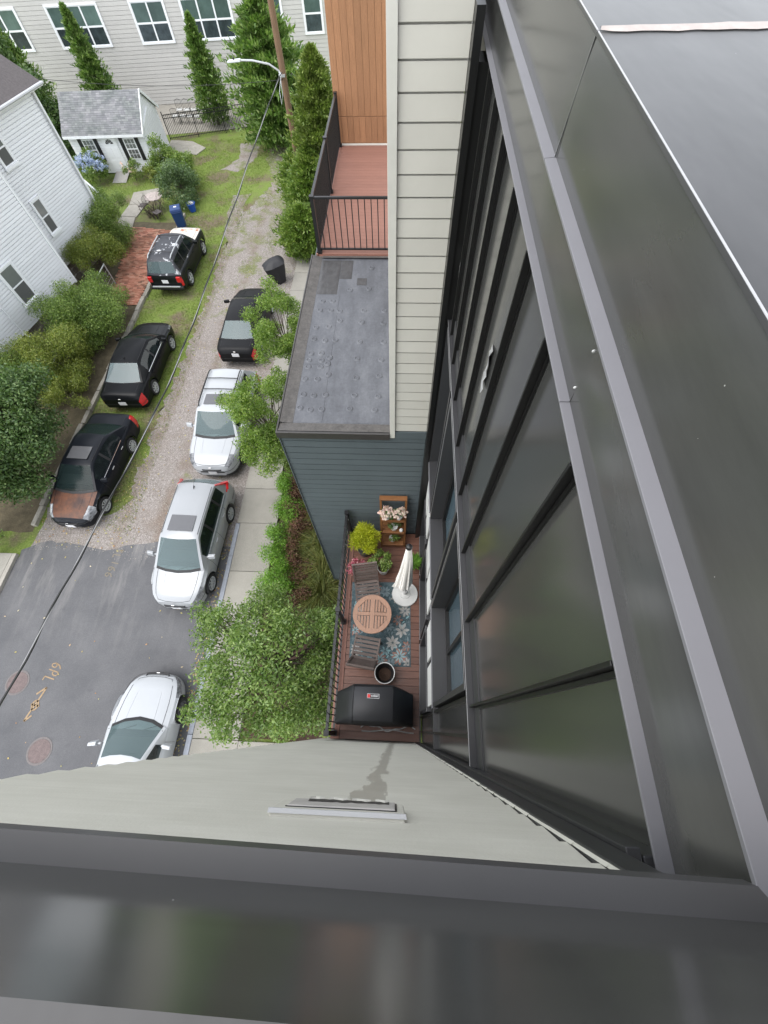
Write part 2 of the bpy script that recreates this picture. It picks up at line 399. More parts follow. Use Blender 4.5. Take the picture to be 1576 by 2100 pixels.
def text_mesh(s, size, ext=0.0):
    c = bpy.data.curves.new('txt','FONT'); c.body = s; c.size = size; c.extrude = ext; c.align_x = 'CENTER'; c.align_y = 'CENTER'; c.resolution_u = 3
    o = bpy.data.objects.new('txt', c); COL.objects.link(o)
    dg = bpy.context.evaluated_depsgraph_get(); me = bpy.data.meshes.new_from_object(o.evaluated_get(dg))
    bpy.data.objects.remove(o); return me
def decal(name, me, loc, rz, mat, label, cat):
    o = single(name, me, mat, label, cat); o.location = loc; o.rotation_euler = (0,0,rz); return o
def thin_text(s, w_, h_, stroke):   # spray paint lettering from strokes
    G = {'6': [[(.8,1),(.3,.75),(.1,.3),(.4,0),(.8,.1),(.85,.4),(.5,.55),(.15,.35)]], 'P': [[(.15,0),(.15,1),(.7,1),(.85,.75),(.65,.5),(.15,.5)]],
         'L': [[(.15,1),(.15,0),(.85,0)]], '1': [[(.5,0),(.5,1)]], '3': [[(.1,1),(.8,.95),(.4,.55),(.85,.3),(.5,0),(.1,.1)]]}
    mb = MB(); x = -len(s)*w_/2
    for ch in s:
        for st in G[ch]:
            p = [(x+a*w_*.8, (b-.5)*h_, 0) for a,b in st]
            for q in range(len(p)-1): mb.bar(p[q], p[q+1], stroke, .002)
        x += w_
    return mb.mesh('strokes')
decal('utility_marking', thin_text('6PL', .21, .34, .035), (-10.62,1.12,.016), R(-104), m_ochre, 'ochre spray-painted 6PL lettering on the asphalt', 'road marking')
decal('utility_marking', thin_text('166', .22, .26, .035), (-9.95,4.55,.016), R(-100), m_ochre2, 'faded ochre 166 numerals on asphalt near the silver hatchback', 'road marking')
decal('utility_marking', thin_text('3L', .22, .26, .035), (-9.93,5.12,.016), R(-100), m_ochre2, 'faded ochre 3L mark at the edge of the gravel', 'road marking')
ar = MB()
def P2(a, b): ar.bar((*a,.016),(*b,.016),.05,.003)
a0, a1 = (-10.62,.72), (-10.92,-.22)
P2(a0,(-10.70,.45)); P2((-10.86,-.02),a1); P2(a0,(-10.86,.52)); P2((-10.75,-.06),a1)
cx, cy = -10.77,.22
for k in range(14):
    q0, q1 = 2*math.pi*k/14, 2*math.pi*(k+1)/14
    P2((cx+.09*math.cos(q0), cy+.13*math.sin(q0)), (cx+.09*math.cos(q1), cy+.13*math.sin(q1)))
P2((-10.70,.45),(-10.86,-.02)); P2((-10.9,.24),(-10.63,.2))
single('utility_arrow', ar, m_ochre, 'ochre spray-painted double arrow with a circle on the asphalt', 'road marking')
# loose stones and leaf litter on the gravel, grass tufts (nobody could count these)
def scatter(poly, n):
    a = np.array(poly); lo, hi = a.min(0), a.max(0); P = rng.uniform(lo, hi, (n,2)); return P[inpoly(P, poly)]
P = np.vstack([scatter(drive, 26000), scatter([(-13.2,5.2),(-9.8,5.2),(-9.8,7.2),(-13.2,6.9)], 1500)]); n = len(P)
s = .011*rng.uniform(.6,1.9,n)
o6 = np.array([[1,0,.1],[0,1,.1],[-1,0,.1],[0,-1,.1]]); V = []
c3 = np.c_[P, np.full(n,.006)]
jit = rng.uniform(.6,1.3,(n,4,1)); base4 = c3[:,None,:]+o6[None]*s[:,None,None]*jit; top = c3+np.c_[np.zeros((n,2)), s*.8]+rng.normal(size=(n,3))*s[:,None]*.2
tri = np.empty((n,4,3,3))
for q in range(4): tri[:,q,0] = base4[:,q]; tri[:,q,1] = base4[:,(q+1)%4]; tri[:,q,2] = top
m_peb = LEAF('pebbles', [(.14,.12,.105),(.25,.225,.205),(.37,.345,.325),(.55,.53,.51)], .9, 0)
single('loose_gravel', quads_mesh('loose_gravel', tri.reshape(-1,3), 3), m_peb, 'loose grey gravel stones strewn over the drive', 'gravel', kind='stuff')
lit = np.vstack([scatter([(-13.3,5.4),(-9.5,5.2),(-9.8,9),(-13.3,18)], 900), scatter([(-10.5,5.4),(-5.9,5.4),(-5.9,24),(-10.5,20)], 350), scatter([(-13.3,-6),(-5.9,-6),(-5.9,5),(-13.3,5)], 90), scatter([(-6.25,-3),(-5.95,-3),(-5.95,6),(-6.25,6)], 260)])
m_lit = LEAF('leaf_litter', [(.35,.26,.10),(.42,.40,.16),(.28,.14,.06),(.5,.46,.36)], .8, .1)
single('leaf_litter', leaves('leaf_litter', np.c_[lit, np.full(len(lit),.025)], np.tile([0,0,1.],(len(lit),1)), .07, .6, .85, .5), m_lit, 'fallen yellow and brown leaves scattered on road and gravel', 'leaves', kind='stuff')
lawn = [(-13.3,6.2),(-10.3,6.8),(-10.4,24),(-10.6,30),(-9.5,30.5),(-9.2,33),(-10.2,37.4),(-16.5,36.6),(-19.6,31.8),(-19.6,28.8),(-17.4,29.5),(-13.6,27.5),(-13.3,24)]
hole = [(-11.9,36.3),(-10.4,36.4),(-10.4,34),(-11.2,32.2),(-12.4,32.6),(-11.5,34.2)]
P = scatter(lawn, 90000); P = P[~inpoly(P, hole)]
fx = np.sin(P[:,0]*2.1+np.sin(P[:,1]*1.3)*1.5)*np.cos(P[:,1]*1.7+np.sin(P[:,0]*.9)*2)
P = P[(fx + rng.normal(size=len(P))*.55) > (-.25 - .025*(P[:,1]-14))]
P = np.vstack([P, scatter([(-10.75,6),(-9.75,6),(-9.75,30),(-10.75,30)], 5200)])
q = scatter(drive, 22000); g = np.sin(q[:,0]*3.1)*np.sin(q[:,1]*.9+q[:,0])+rng.normal(size=len(q))*.4+ (q[:,1]-19)*.05 - .5*np.abs(np.abs(q[:,0]+8)-0)*0
P = np.vstack([P, q[g > 1.05]])
D = unit(rng.normal(size=(len(P),3))*.55+np.array([0,0,1.]))
m_grass = LEAF('lawn_grass', [(.10,.15,.024),(.16,.235,.042),(.23,.29,.07),(.32,.32,.12)], .6, .3)
single('lawn_grass', blades('lawn_grass', np.c_[P, np.zeros(len(P))], D, .085, .022), m_grass, 'patchy green lawn grass between gravel drive and shrub bed', 'grass', kind='stuff')

# ------------------------------------------------------------------ the apartment building the photo is taken from
m_dark = M('dark_bronze_panel', (.050,.050,.048), .165, var=.03, scale=.8, ior=1.75)
m_rib = M('black_trim', (.008,.008,.008), .35, var=.1)
m_cop = M('coping_metal', (.058,.058,.055), .18, var=.03, scale=.8, ior=1.8, specks=22)
m_ledge = M('ledge_metal_lit', (.172,.170,.182), .42, var=.04, scale=4)  # brighter copy of the ledge metal, sky reflection put into its colour
m_ledge2 = M('ledge_metal_shaded', (.066,.065,.066), .4, var=.05, scale=4)  # darker copy of the same ledge metal, painted as it looks in less light
m_memb_top = M('parapet_cap', (.042,.042,.043), .30, var=.35, scale=2.5, ior=1.33, specks=26, bmp=.35, bscale=3.0, stretch=(1.6,.5,1))
m_seal = M('sealant', (.40,.355,.33), .7, var=.12, scale=30)
m_film = M('pale_film', (.30,.30,.30), .3, var=.5, scale=25)
m_white = M('white_trim', (.62,.62,.60), .5, var=.04)
m_glass = M('facade_glass', (.075,.115,.14), .06, var=.05, ior=1.7)
m_blind = M('pale_blind', (.40,.46,.49), .7, var=.05)
m_frame = M('grey_window_frame', (.036,.036,.038), .4, var=.06)
m_beige = M('beige_fibre_cement', (.57,.55,.49), .75, var=.035, scale=3, ovar=.05)
m_cream = M('cream_trim', (.58,.565,.51), .7, var=.05)
m_teal = M('teal_fibre_cement', (.092,.113,.121), .7, var=.07, scale=2, fine=120, ovar=.08, bmp=.1, bscale=120)
def near_siding():
    mt = bpy.data.materials.new('stained_beige_siding'); t, b = nodes(mt)
    f = noise(t, 130, 2, .5); n = noise(t, 2.5, 5, .6)
    mp = new(t, 'ShaderNodeMapping'); mp.inputs['Scale'].default_value = (1,1,14); lk(t, pos(t), mp.inputs[0])
    c = ramp(t, noise(t, 3, 4, .6, mp.outputs[0]), [(.35, (.565,.55,.485)), (.65, (.60,.585,.52))])
    c = mixc(t, 1.0, c, ramp(t, n, [(.3, (.93,.93,.92)), (.7, (1.06,1.06,1.06))]), 'MULTIPLY')
    sx = new(t, 'ShaderNodeSeparateXYZ'); lk(t, pos(t), sx.inputs[0])
    # the water run below the torn vent plate
    mp2 = new(t, 'ShaderNodeMapping'); mp2.inputs['Scale'].default_value = (9,1,2.2); lk(t, pos(t), mp2.inputs[0])
    wob = math_(t, 'MULTIPLY', math_(t, 'SUBTRACT', noise(t, 1.3, 5, .65, mp2.outputs[0]), .5), .20)
    ctr = math_(t, 'ADD', math_(t, 'MULTIPLY', math_(t, 'SUBTRACT', 12.0, sx.outputs['Z']), .012), -.085)
    d = math_(t, 'ABSOLUTE', math_(t, 'ADD', math_(t, 'SUBTRACT', sx.outputs['X'], ctr), wob))
    k = ramp(t, math_(t, 'MULTIPLY', d, 10), [(.36, (1,1,1)), (.42, (0,0,0))])
    below = ramp(t, math_(t, 'MULTIPLY', math_(t, 'SUBTRACT', 12.02, sx.outputs['Z']), 4), [(0, (0,0,0)), (.12, (1,1,1))])
    k = math_(t, 'MULTIPLY', math_(t, 'MULTIPLY', k, below), .5)
    c = mixc(t, k, c, (.25,.23,.19))
    lk(t, c, b.inputs['Base Color']); b.inputs['Roughness'].default_value = .72
    lk(t, math_(t, 'SUBTRACT', .72, math_(t, 'MULTIPLY', k, .6)), b.inputs['Roughness'])
    bump(t, b, f, .12, .006); return mt
m_near = near_siding()

B = Thing('apartment_building', 'modern apartment building with dark metal facade, beige and teal lap siding', 'building', (.6,4.2,0))
ZP, ZL, ZS, ZB = 13.055, 12.734, 12.476, 10.40
def wavy_panel(y0, y1, z0, z1, x, amp=.0016, th=.02, ny=8, nz=14, seed=0):
    r = np.random.default_rng(seed); mb = MB(); a, b_, c, d = r.uniform(-1,1,4); V = []
    for j in range(nz+1):
        for i in range(ny+1):
            u, v = i/ny, j/nz; e = 16*u*(1-u)*v*(1-v)
            h = amp*e*(1.6 + a*math.sin(3.1*v*(1+.4*d)+b_*3)*1.1 + c*math.sin(5.2*u+2*d) )
            V.append((x-h, y0+(y1-y0)*u, z0+(z1-z0)*v))
    mb.add(V, [(j*(ny+1)+i+1, j*(ny+1)+i, (j+1)*(ny+1)+i, (j+1)*(ny+1)+i+1) for j in range(nz) for i in range(ny)])
    mb.box((x+.002, y0, z0), (x+th, y1, z1)); return mb
fac = B.part('facade_wall', MB().box((.84,-.21,0),(2.2,8.5,ZS-.05)), m_rib, label='dark metal facade with vertical ribs')
ribs = [.16,.73,1.28,1.82,2.34,2.90,3.40,3.84]
edges = [-.20]+ribs+[4.2]
for i in range(len(edges)-1):
    y0 = edges[i]+(.012 if i else 0); y1 = edges[i+1]-.012
    B.part('panel', wavy_panel(y0, y1, ZB+.02, ZS-.024, .555, amp=.0024, seed=i), m_dark, fac, smooth=True)
    B.part('base_flashing', MB().box((.543,y0,ZB+.004),(.5535,y1,ZB+.19)), m_ledge if False else m_frame, fac)
for y in ribs:
    B.part('rib', MB().box((.512,y-.007,ZB-.03),(.62,y+.007,ZS-.021)), m_rib, fac, bevel=.002)
    B.part('rib_channel', MB().box((.545,y-.024,ZB+.01),(.5535,y-.009,ZS-.024)), m_rib, fac)
B.part('ledge', MB().box((.500,-.2,ZB-.035),(.83,4.2,ZB)), m_frame, fac, bevel=.003)
B.part('edge_highlight', MB().box((.4975,-.2,ZB-.006),(.4998,4.2,ZB+.001)), M('edge_glint', (.45,.45,.46), .3, metal=.3), fac)  # thin pale strip paints the light caught on the ledge edge
r_ = random.Random(14)
for (y0_,z0_,z1_,l_) in ((2.06,11.42,11.76,'torn scrap of pale protective film between the ribs'),(4.0,10.95,11.15,'small bent scrap of film high between the ribs')):
    K_ = 7; sc_p = MB(); L_ = [(.528+r_.uniform(-.008,.012), y0_-.03-r_.uniform(0,.03), z0_+(z1_-z0_)*k/K_) for k in range(K_+1)]; R__ = [(.540+r_.uniform(-.004,.008), y0_+.03+r_.uniform(0,.04), z0_+(z1_-z0_)*k/K_+r_.uniform(-.02,.02)) for k in range(K_+1)]
    sc_p.add(L_+R__, [(k,k+1,K_+2+k,K_+1+k) for k in range(K_)])
    B.part('torn_film', sc_p, m_film, fac, label=l_)
# storey below: tall framed windows with deep surrounds
def big_window(y0, y1, z0, z1, xo, xi, blind_h, glassmat):
    w_ = B.part('window', MB().box((xi,y0+.04,z0+.05),(xi+.02,y1-.04,z1-.05)), glassmat, label='tall window in a deep dark metal surround')
    fr = MB()
    for a, b_ in (((xo,y0,z0),(.83,y0+.05,z1)), ((xo,y1-.05,z0),(.83,y1,z1)), ((xo,y0+.0505,z1-.05),(.83,y1-.0505,z1)), ((xo,y0+.0505,z0),(.83,y1-.0505,z0+.05))): fr.box(a,b_)
    B.part('surround', fr, m_frame, w_, bevel=.003)
    B.part('edge_highlight', MB().box((xo-.0022,y0,z1-.005),(xo-.0002,y1,z1+.001)).box((xo-.0022,y1-.0055,z0),(xo-.0002,y1-.0005,z1-.006)), M('edge_glint', (.45,.45,.46), .3, metal=.3), w_)  # pale strips paint the light caught along the surround edges
    sh = MB(); x0, x1 = xi-.045, xi-.002
    for a, b_ in (((x0,y0+.052,z0+.052),(x1,y0+.11,z1-.052)), ((x0,y1-.11,z0+.052),(x1,y1-.052,z1-.052)), ((x0,y0+.1105,z1-.11),(x1,y1-.1105,z1-.052)), ((x0,y0+.1105,z0+.052),(x1,y1-.1105,z0+.11)), ((x0,(y0+y1)/2-.025,z0+.1105),(x1,(y0+y1)/2+.025,z1-.1105))): sh.box(a,b_)
    B.part('sash', sh, m_rib, w_)
    if blind_h: B.part('blind', MB().box((xi-.0015,y0+.1,z1-.11-blind_h),(xi-.0005,y1-.1,z1-.11)), m_blind, w_)
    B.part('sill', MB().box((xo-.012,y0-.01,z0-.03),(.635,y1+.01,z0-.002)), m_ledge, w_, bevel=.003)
for y0, y1 in ((.27,1.60),(1.70,3.02),(3.12,4.12)):
    big_window(y0, y1, 7.62, ZB-.10, .505, .74, .9, m_glass)
    big_window(y0, y1, 4.56, 6.32, .520, .70, .0, m_glass)
    B.part('transom_panel', MB().box((.532,y0+.06,6.42),(.56,(y0+y1)/2-.04,7.46)), m_white, fac, bevel=.004)
    B.part('transom_panel', MB().box((.532,(y0+y1)/2+.05,6.42),(.56,y1-.08,7.46)), m_white, fac, bevel=.004)
B.part('floor_band', MB().box((.515,-.2,7.49),(.83,4.2,7.575)), m_frame, fac, bevel=.003)
for y0, y1 in ((-.2,.255),(1.615,1.685),(3.035,3.105)):
    B.part('panel', wavy_panel(y0+.01, y1-.01, 7.60, ZB-.05, .56, seed=31), m_dark, fac, smooth=True)
    B.part('panel', wavy_panel(y0+.01, y1-.01, 4.52, 7.47, .56, seed=32), m_dark, fac, smooth=True)
for y0, y1 in ((-.2,.268),(1.602,1.698),(3.022,3.118),(4.122,4.2)):
    B.part('pier', MB().box((.585,y0,4.5),(.835,y1,ZB-.04)), m_rib, fac)
B.part('spandrel', MB().box((.60,-.2,6.33),(.835,4.2,7.485)), m_rib, fac)
for y in (-.02,.22):
    B.part('rib', MB().box((.52,y-.012,4.52),(.62,y+.012,ZB-.04)), m_rib, fac)
B.part('corner_trim', MB().box((.412,4.06,4.5),(.47,4.25,12.68)).box((.472,4.09,4.5),(.62,4.3,12.42)), m_rib, fac)
# parapet on the right: two ledges, two fascias, flat cap
par = B.part('parapet_core', MB().box((.625,-.23,ZS-.02),(2.2,9,ZP-.02)).box((-1.5,-1.6,ZL+.01),(.62,-.225,ZP-.02)), m_rib, label='dark metal parapet coping')
def along_y(poly, y0, y1):      # extrude an (x,z) profile along y
    n = len(poly); v = [(x,y0,z) for x,z in poly]+[(x,y1,z) for x,z in poly]
    return MB().add(v, [tuple(range(n)), tuple(range(2*n-1,n-1,-1))]+[(i,n+i,n+(i+1)%n,(i+1)%n) for i in range(n)])
def fascia(x0, z0, x1, z1, y0, y1, seed, ny=26, nz=5, amp=.0022):
    r = np.random.default_rng(seed); a = r.uniform(-1,1,6); V = []
    for j in range(nz+1):
        for i in range(ny+1):
            u, v = i/ny, j/nz; y = y0+(y1-y0)*u
            h = amp*4*v*(1-v)*(math.sin(y*2.3+a[0]*3)+.7*math.sin(y*5.1+a[1]*3)+.4*a[2]*math.sin(y*9+v*3))
            V.append((x0+(x1-x0)*v-h, y, z0+(z1-z0)*v))
    return MB().add(V, [(j*(ny+1)+i+1, j*(ny+1)+i, (j+1)*(ny+1)+i, (j+1)*(ny+1)+i+1) for j in range(nz) for i in range(ny)])
for (y0,y1,dx,sd_) in ((-.24,.957,-.002,1),(.960,9,0,2)):
    B.part('lower_fascia', fascia(.545+dx, ZS, .547+dx, ZL-.004, y0, y1, sd_), m_cop, par, smooth=True)
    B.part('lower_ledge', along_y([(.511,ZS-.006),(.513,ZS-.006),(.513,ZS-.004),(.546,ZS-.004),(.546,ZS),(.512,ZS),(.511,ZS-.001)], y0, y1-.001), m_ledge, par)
for (y0,y1,sd_) in ((-.205,1.928,3),(1.932,9,4)):
    B.part('upper_fascia', fascia(.557, ZL+.002, .576, ZP-.004, y0, y1, sd_, ny=30), m_cop, par, smooth=True)
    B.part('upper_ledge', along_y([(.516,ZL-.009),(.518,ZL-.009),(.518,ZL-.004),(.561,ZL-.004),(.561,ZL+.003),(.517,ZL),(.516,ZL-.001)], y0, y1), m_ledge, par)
    B.part('cap', along_y([(.572,ZP-.01),(.574,ZP-.002),(.580,ZP),(2.2,ZP+.012),(2.2,ZP-.01)], y0-(1.3 if y0 < 0 else 0), y1), m_memb_top, par)
hm = MB().tube([(.577,y,ZP-.001) for y in np.linspace(-.2,1.926,6)], .0022, 8)
B.part('hem', hm, m_white if False else M('pale_hem', (.40,.40,.41), .3, metal=.2, var=.05), par, smooth=True)  # hem tube in a paler grey than the coping
B.part('hem', MB().tube([(.577,y,ZP-.001) for y in np.linspace(1.934,9,8)], .0022, 8), MC['pale_hem'], par, smooth=True)
V = []; r_ = random.Random(5); K = 26; sl_ = MB()
top = [(.582+(2.2-.582)*(k/K)**1.2, 1.93+.024*min(1,.35+k/5)+.007*r_.uniform(-1,1)+.004*math.sin(k)) for k in range(K+1)]
bot = [(x, 1.93-.030*min(1,.35+k/5)+.007*r_.uniform(-1,1)) for k,(x,_) in enumerate(top)]
sl_.add([(x,y,ZP+.004+.0075*(x-.6)) for x,y in top]+[(x,1.93,ZP+.010+.0075*(x-.6)) for x,_ in top]+[(x,y,ZP+.003+.0075*(x-.6)) for x,y in bot],
        [(k,K+1+k,K+2+k,k+1) for k in range(K)]+[(K+1+k,2*K+2+k,2*K+3+k,K+2+k) for k in range(K)])
B.part('sealant_bead', sl_, m_seal, par, smooth=True, label='pinkish grey sealant smeared along the cap joint')
B.part('seam', MB().tube([(.553,1.930,ZL+.004),(.574,1.930,ZP-.002)], .0016, 5), m_rib, par)
B.part('seam', MB().tube([(.5525,1.9325,ZL+.004),(.5735,1.9325,ZP-.002)], .0009, 5), MC['pale_hem'], par)
B.part('seam', MB().tube([(.5425,.9575,ZS+.002),(.5445,.9575,ZL-.006)], .0014, 5), m_rib, par)
for (y,z) in ((.975,ZL-.07),(.972,ZS+.05)):
    B.part('rivet', MB().lathe([(.0001,-.004),(.004,-.003),(.0055,0)], (.543,y,z), 10, 'y'), m_white, par)
# parapet over the near wall
def ny_(x, k): return k-.016*x
X0, X1 = -1.55, .558
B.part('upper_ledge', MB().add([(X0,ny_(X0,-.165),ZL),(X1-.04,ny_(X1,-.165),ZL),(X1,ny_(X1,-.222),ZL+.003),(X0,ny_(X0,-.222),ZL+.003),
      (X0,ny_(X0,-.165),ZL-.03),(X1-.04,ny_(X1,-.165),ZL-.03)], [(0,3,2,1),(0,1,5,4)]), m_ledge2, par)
def fascia_x(z0, z1, yk0, yk1, seed, nx=26, nz=5, amp=.0012):
    r = np.random.default_rng(seed); a = r.uniform(-1,1,6); V = []
    for j in range(nz+1):
        for i in range(nx+1):
            u, v = i/nx, j/nz; x = X0+(.576-X0)*u
            h = amp*4*v*(1-v)*(math.sin(x*3.3+a[0]*3)+.7*math.sin(x*7.1+a[1]*3))
            V.append((x, ny_(x, yk0+(yk1-yk0)*v)+h, z0+(z1-z0)*v))
    return MB().add(V, [(j*(nx+1)+i, (j)*(nx+1)+i+1, (j+1)*(nx+1)+i+1, (j+1)*(nx+1)+i)[::-1] for j in range(nz) for i in range(nx)])
B.part('upper_fascia', fascia_x(ZL+.002, ZP-.003, -.2035, -.1995, 9), m_cop, par, smooth=True)
B.part('cap', MB().add([(X0,ny_(X0,-.1975),ZP-.002),(.576,ny_(.576,-.1975),ZP-.002),(.576,-1.5,ZP+.01),(X0,-1.5,ZP+.01)], [(0,3,2,1)]), m_memb_top, par)
# near wall: beige lap siding, one object per board
EXP = .172
def lap_board(L, e, t0=.016, t1=.003, ov=.02):   # along +x, outward -y, origin bottom left
    p = [(0,0),(-t0,0),(-t0,.004),(-t1,e+ov),(0,e+ov)]
    n = len(p); v = [(0,y,z) for y,z in p]+[(L,y,z) for y,z in p]
    return MB().add(v, [tuple(range(n))[::-1], tuple(range(n,2*n))]+[(i,(i+1)%n,n+(i+1)%n,n+i) for i in range(n)]).mesh('siding_board')
def slot_board(L, e, gap=.017, t0=.011, t1=.006, ov=0):    # lap siding; slot added below each board to deepen the shade line
    p = [(0,gap),(-t0+.002,gap),(-t0,gap+.004),(-t1,e),(0,e)]
    n = len(p); v = [(0,y,z) for y,z in p]+[(L,y,z) for y,z in p]
    return MB().add(v, [tuple(range(n))[::-1], tuple(range(n,2*n))]+[(i,(i+1)%n,n+(i+1)%n,n+i) for i in range(n)]).mesh('siding_board')
def lap_wall(T, parent, origin, rz, L, z0, z1, e, mat, fn=None):
    if fn is None: fn = slot_board
    lap_board = fn; me = lap_board(L, e); z = z0; k = 0
    while z < z1-.02:
        if z+e > z1:
            if z1-z < .04: break
            me = lap_board(L, z1-z, ov=0)
        T.inst('siding_board', me, (origin[0],origin[1],z), rz, mat, parent); z += e; k += 1
nw = B.part('siding_wall', MB().box((-1.42,-1.6,0),(.55,-.2265,ZL-.02)), m_near, label='beige lap siding wall with a water stain')
lap_wall(B, nw, (.40,-.2255,0), math.pi, 1.82, 3.2, ZL-.01, EXP, m_near, lap_board)
B.part('corner_post', MB().box((-1.425,-.2255,0),(-1.405,-.2,3.2)), m_near, nw)
tr = MB().box((.403,-.2255,4.5),(.465,-.196,ZL-.03)).box((.467,-.2255,4.5),(.497,-.187,ZS-.02)).box((.499,-.2255,4.5),(.62,-.200,ZS-.02))
B.part('corner_flashing', tr, m_frame, nw, bevel=.003)
jc = MB(); z = ZL-.05; r_ = random.Random(11)
while z > 4.6:
    l = r_.uniform(.14,.2); jc.add([(.4035,-.200,z+.01),(.4035-r_.uniform(.003,.007),-.2085,z),(.4035-r_.uniform(.001,.004),-.2085,z-l),(.4035,-.200,z-l)], [(0,1,2,3)]); z -= l
B.part('channel_edge', jc, m_cream, nw)
vt = B.part('vent_plate', MB().box((-.318,-.2255,12.03),(.038,-.1945,12.185)), m_near, bevel=.004, label='torn vent plate caulked to the siding')
B.part('caulk_line', MB().add([(-.322,-.2045,12.188),(.042,-.2045,12.188),(.040,-.1938,12.1875),(-.32,-.1938,12.1875),(-.32,-.1938,12.178),(.040,-.1938,12.178)], [(0,1,2,3),(3,2,5,4)]), M('white_caulk', (.56,.56,.565), .5, var=.04), nw)
hood = MB().add([(-.28,-.1943,12.03),(.012,-.1943,12.03),(.012,-.189,12.033),(-.28,-.190,12.033),(-.28,-.1943,12.15),(.012,-.1943,12.15),(.012,-.189,12.147),(-.28,-.190,12.147)],
   [(0,3,2,1),(4,5,6,7),(0,1,5,4),(1,2,6,5),(2,3,7,6),(3,0,4,7)])
B.part('vent_hood', hood, M('vent_grey', (.44,.42,.395), .7, var=.12, scale=20), vt, bevel=.002)
B.part('shade_strip', MB().box((-.284,-.1944,12.1475),(.016,-.1925,12.1535)).box((.0125,-.1944,12.03),(.017,-.1925,12.147)), m_rib, vt)  # black strips drawn for the shade line round the hood
tn = MB(); K = 18; xs_ = np.linspace(-.235,-.005,K); r_ = random.Random(2)
lo = [(x, -.1885+r_.uniform(0,.002), 12.052+r_.uniform(-.012,.008)) for x in xs_]
hi = [(x, -.1885, 12.080+r_.uniform(-.01,.008)) for x in xs_]
tn.add(lo+hi, [(k,k+1,K+k+1,K+k) for k in range(K-1)])
B.part('torn_opening', tn, M('torn_dark', (.06,.055,.05), .9, var=.5, scale=60), vt)
tw = MB(); lo2 = [(x, y+.004, z-.006-r_.uniform(0,.010)) for x,y,z in lo]
tw.add(lo+lo2, [(k,k+1,K+k+1,K+k) for k in range(K-1) if k%5 != 3])
B.part('torn_edge', tw, m_cream, vt)

# far side of the light well: teal box with flat roof, beige wall above
tb = B.part('teal_wall', MB().box((-2.0,4.25,0),(.41,14.0,8.08)), m_teal, label='teal lap siding below the flat roof')
lap_wall(B, tb, (-2.0,4.2245,0), 0, 2.41, .05, 8.09, EXP, m_teal)
B.part('corner_bead', MB().box((-2.012,4.19,0),(-1.996,4.225,8.09)), m_teal, tb)
bw = B.part('beige_wall', MB().box((-.165,4.25,8.2),(.41,9.9,13.0)), m_beige, label='beige lap siding of the upper storeys')
lap_wall(B, bw, (-.088,4.2255,0), 0, .498, 8.265, 12.98, EXP, m_beige, lambda L, e, ov=0: slot_board(L, e, .012))
B.part('trim_board', MB().box((-.17,4.185,8.13),(-.09,4.23,13.0)).box((-.17,4.232,8.24),(-.166,9.9,13.0)), m_cream, bw, bevel=.003)
B.part('base_trim', MB().box((-.088,4.20,8.10),(.41,4.225,8.262)), m_teal, bw)
# roof membrane
def membrane():
    mt = bpy.data.materials.new('grey_roof_membrane'); t, b = nodes(mt)
    mp = new(t, 'ShaderNodeMapping'); mp.inputs['Scale'].default_value = (2.2,.8,1); lk(t, pos(t), mp.inputs[0])
    n = noise(t, 1.8, 7, .7, mp.outputs[0]); f = noise(t, 20, 4, .7)
    c = ramp(t, n, [(.3, (.06,.063,.071)), (.5, (.088,.092,.104)), (.7, (.125,.13,.142))])
    c = mixc(t, 1.0, c, ramp(t, f, [(.3, (.85,.85,.85)), (.75, (1.12,1.12,1.12))]), 'MULTIPLY')
    lk(t, c, b.inputs['Base Color']); b.inputs['Roughness'].default_value = .55
    bump(t, b, f, .15, .006); return mt
m_mem = membrane()
m_edge = M('roof_edge_flashing', (.075,.069,.064), .5, var=.35, scale=5, fine=30, bmp=.8, bscale=14)
m_drip = M('roof_drip_edge', (.045,.042,.04), .35, var=.1)
rf = B.part('roof', MB().box((-1.96,4.24,8.085),(-.172,9.0,8.2)), m_mem, label='flat grey membrane roof with round fastener plates')
def wav_strip(x0,x1,y0,y1,z,seed,ax):
    r = np.random.default_rng(seed); n = int(max(x1-x0,y1-y0)/.05); k = 5; V = []
    for i in range(n+1):
        for j in range(k+1):
            u, v = i/n, j/k
            x = x0+(x1-x0)*(u if ax=='x' else v); y = y0+(y1-y0)*(v if ax=='x' else u)
            V.append((x,y,z+.05*(1-v if ax == 'x' or seed==2 else v)**1.5*.6 + r.normal()*.0025*(1 if 0<j<k else 0)))
    f = [(i*(k+1)+j,(i+1)*(k+1)+j,(i+1)*(k+1)+j+1,i*(k+1)+j+1) for i in range(n) for j in range(k)]
    return MB().add(V, f if ax == 'x' else [q[::-1] for q in f])
B.part('edge_flashing', wav_strip(-1.99,-.175,4.215,4.40,8.204,1,'x'), m_edge, rf, smooth=True)
B.part('edge_flashing', wav_strip(-1.99,-1.78,4.40,9.0,8.204,2,'y'), m_edge, rf, smooth=True)
B.part('edge_flashing', wav_strip(-1.78,-.175,8.90,9.02,8.205,4,'x'), m_edge, rf, smooth=True)
B.part('drip_edge', MB().box((-2.025,4.165,8.095),(-.172,4.2,8.240)).box((-2.025,4.201,8.095),(-1.998,9.02,8.236)), m_drip, rf, bevel=.004)
m_wr = M('wrinkled_roof_patch', (.05,.049,.05), .5, var=.3, scale=8, bmp=1.0, bscale=11)
r_ = np.random.default_rng(8)
def lump(x0,x1,y0,y1,z,amp,n,mfac):
    V = [(x0+(x1-x0)*i/n, y0+(y1-y0)*j/n, z+(0 if i in (0,n) or j in (0,n) else amp*(.5+r_.uniform(0,1)))) for j in range(n+1) for i in range(n+1)]
    return MB().add(V, [(j*(n+1)+i,j*(n+1)+i+1,(j+1)*(n+1)+i+1,(j+1)*(n+1)+i) for j in range(n) for i in range(n)])
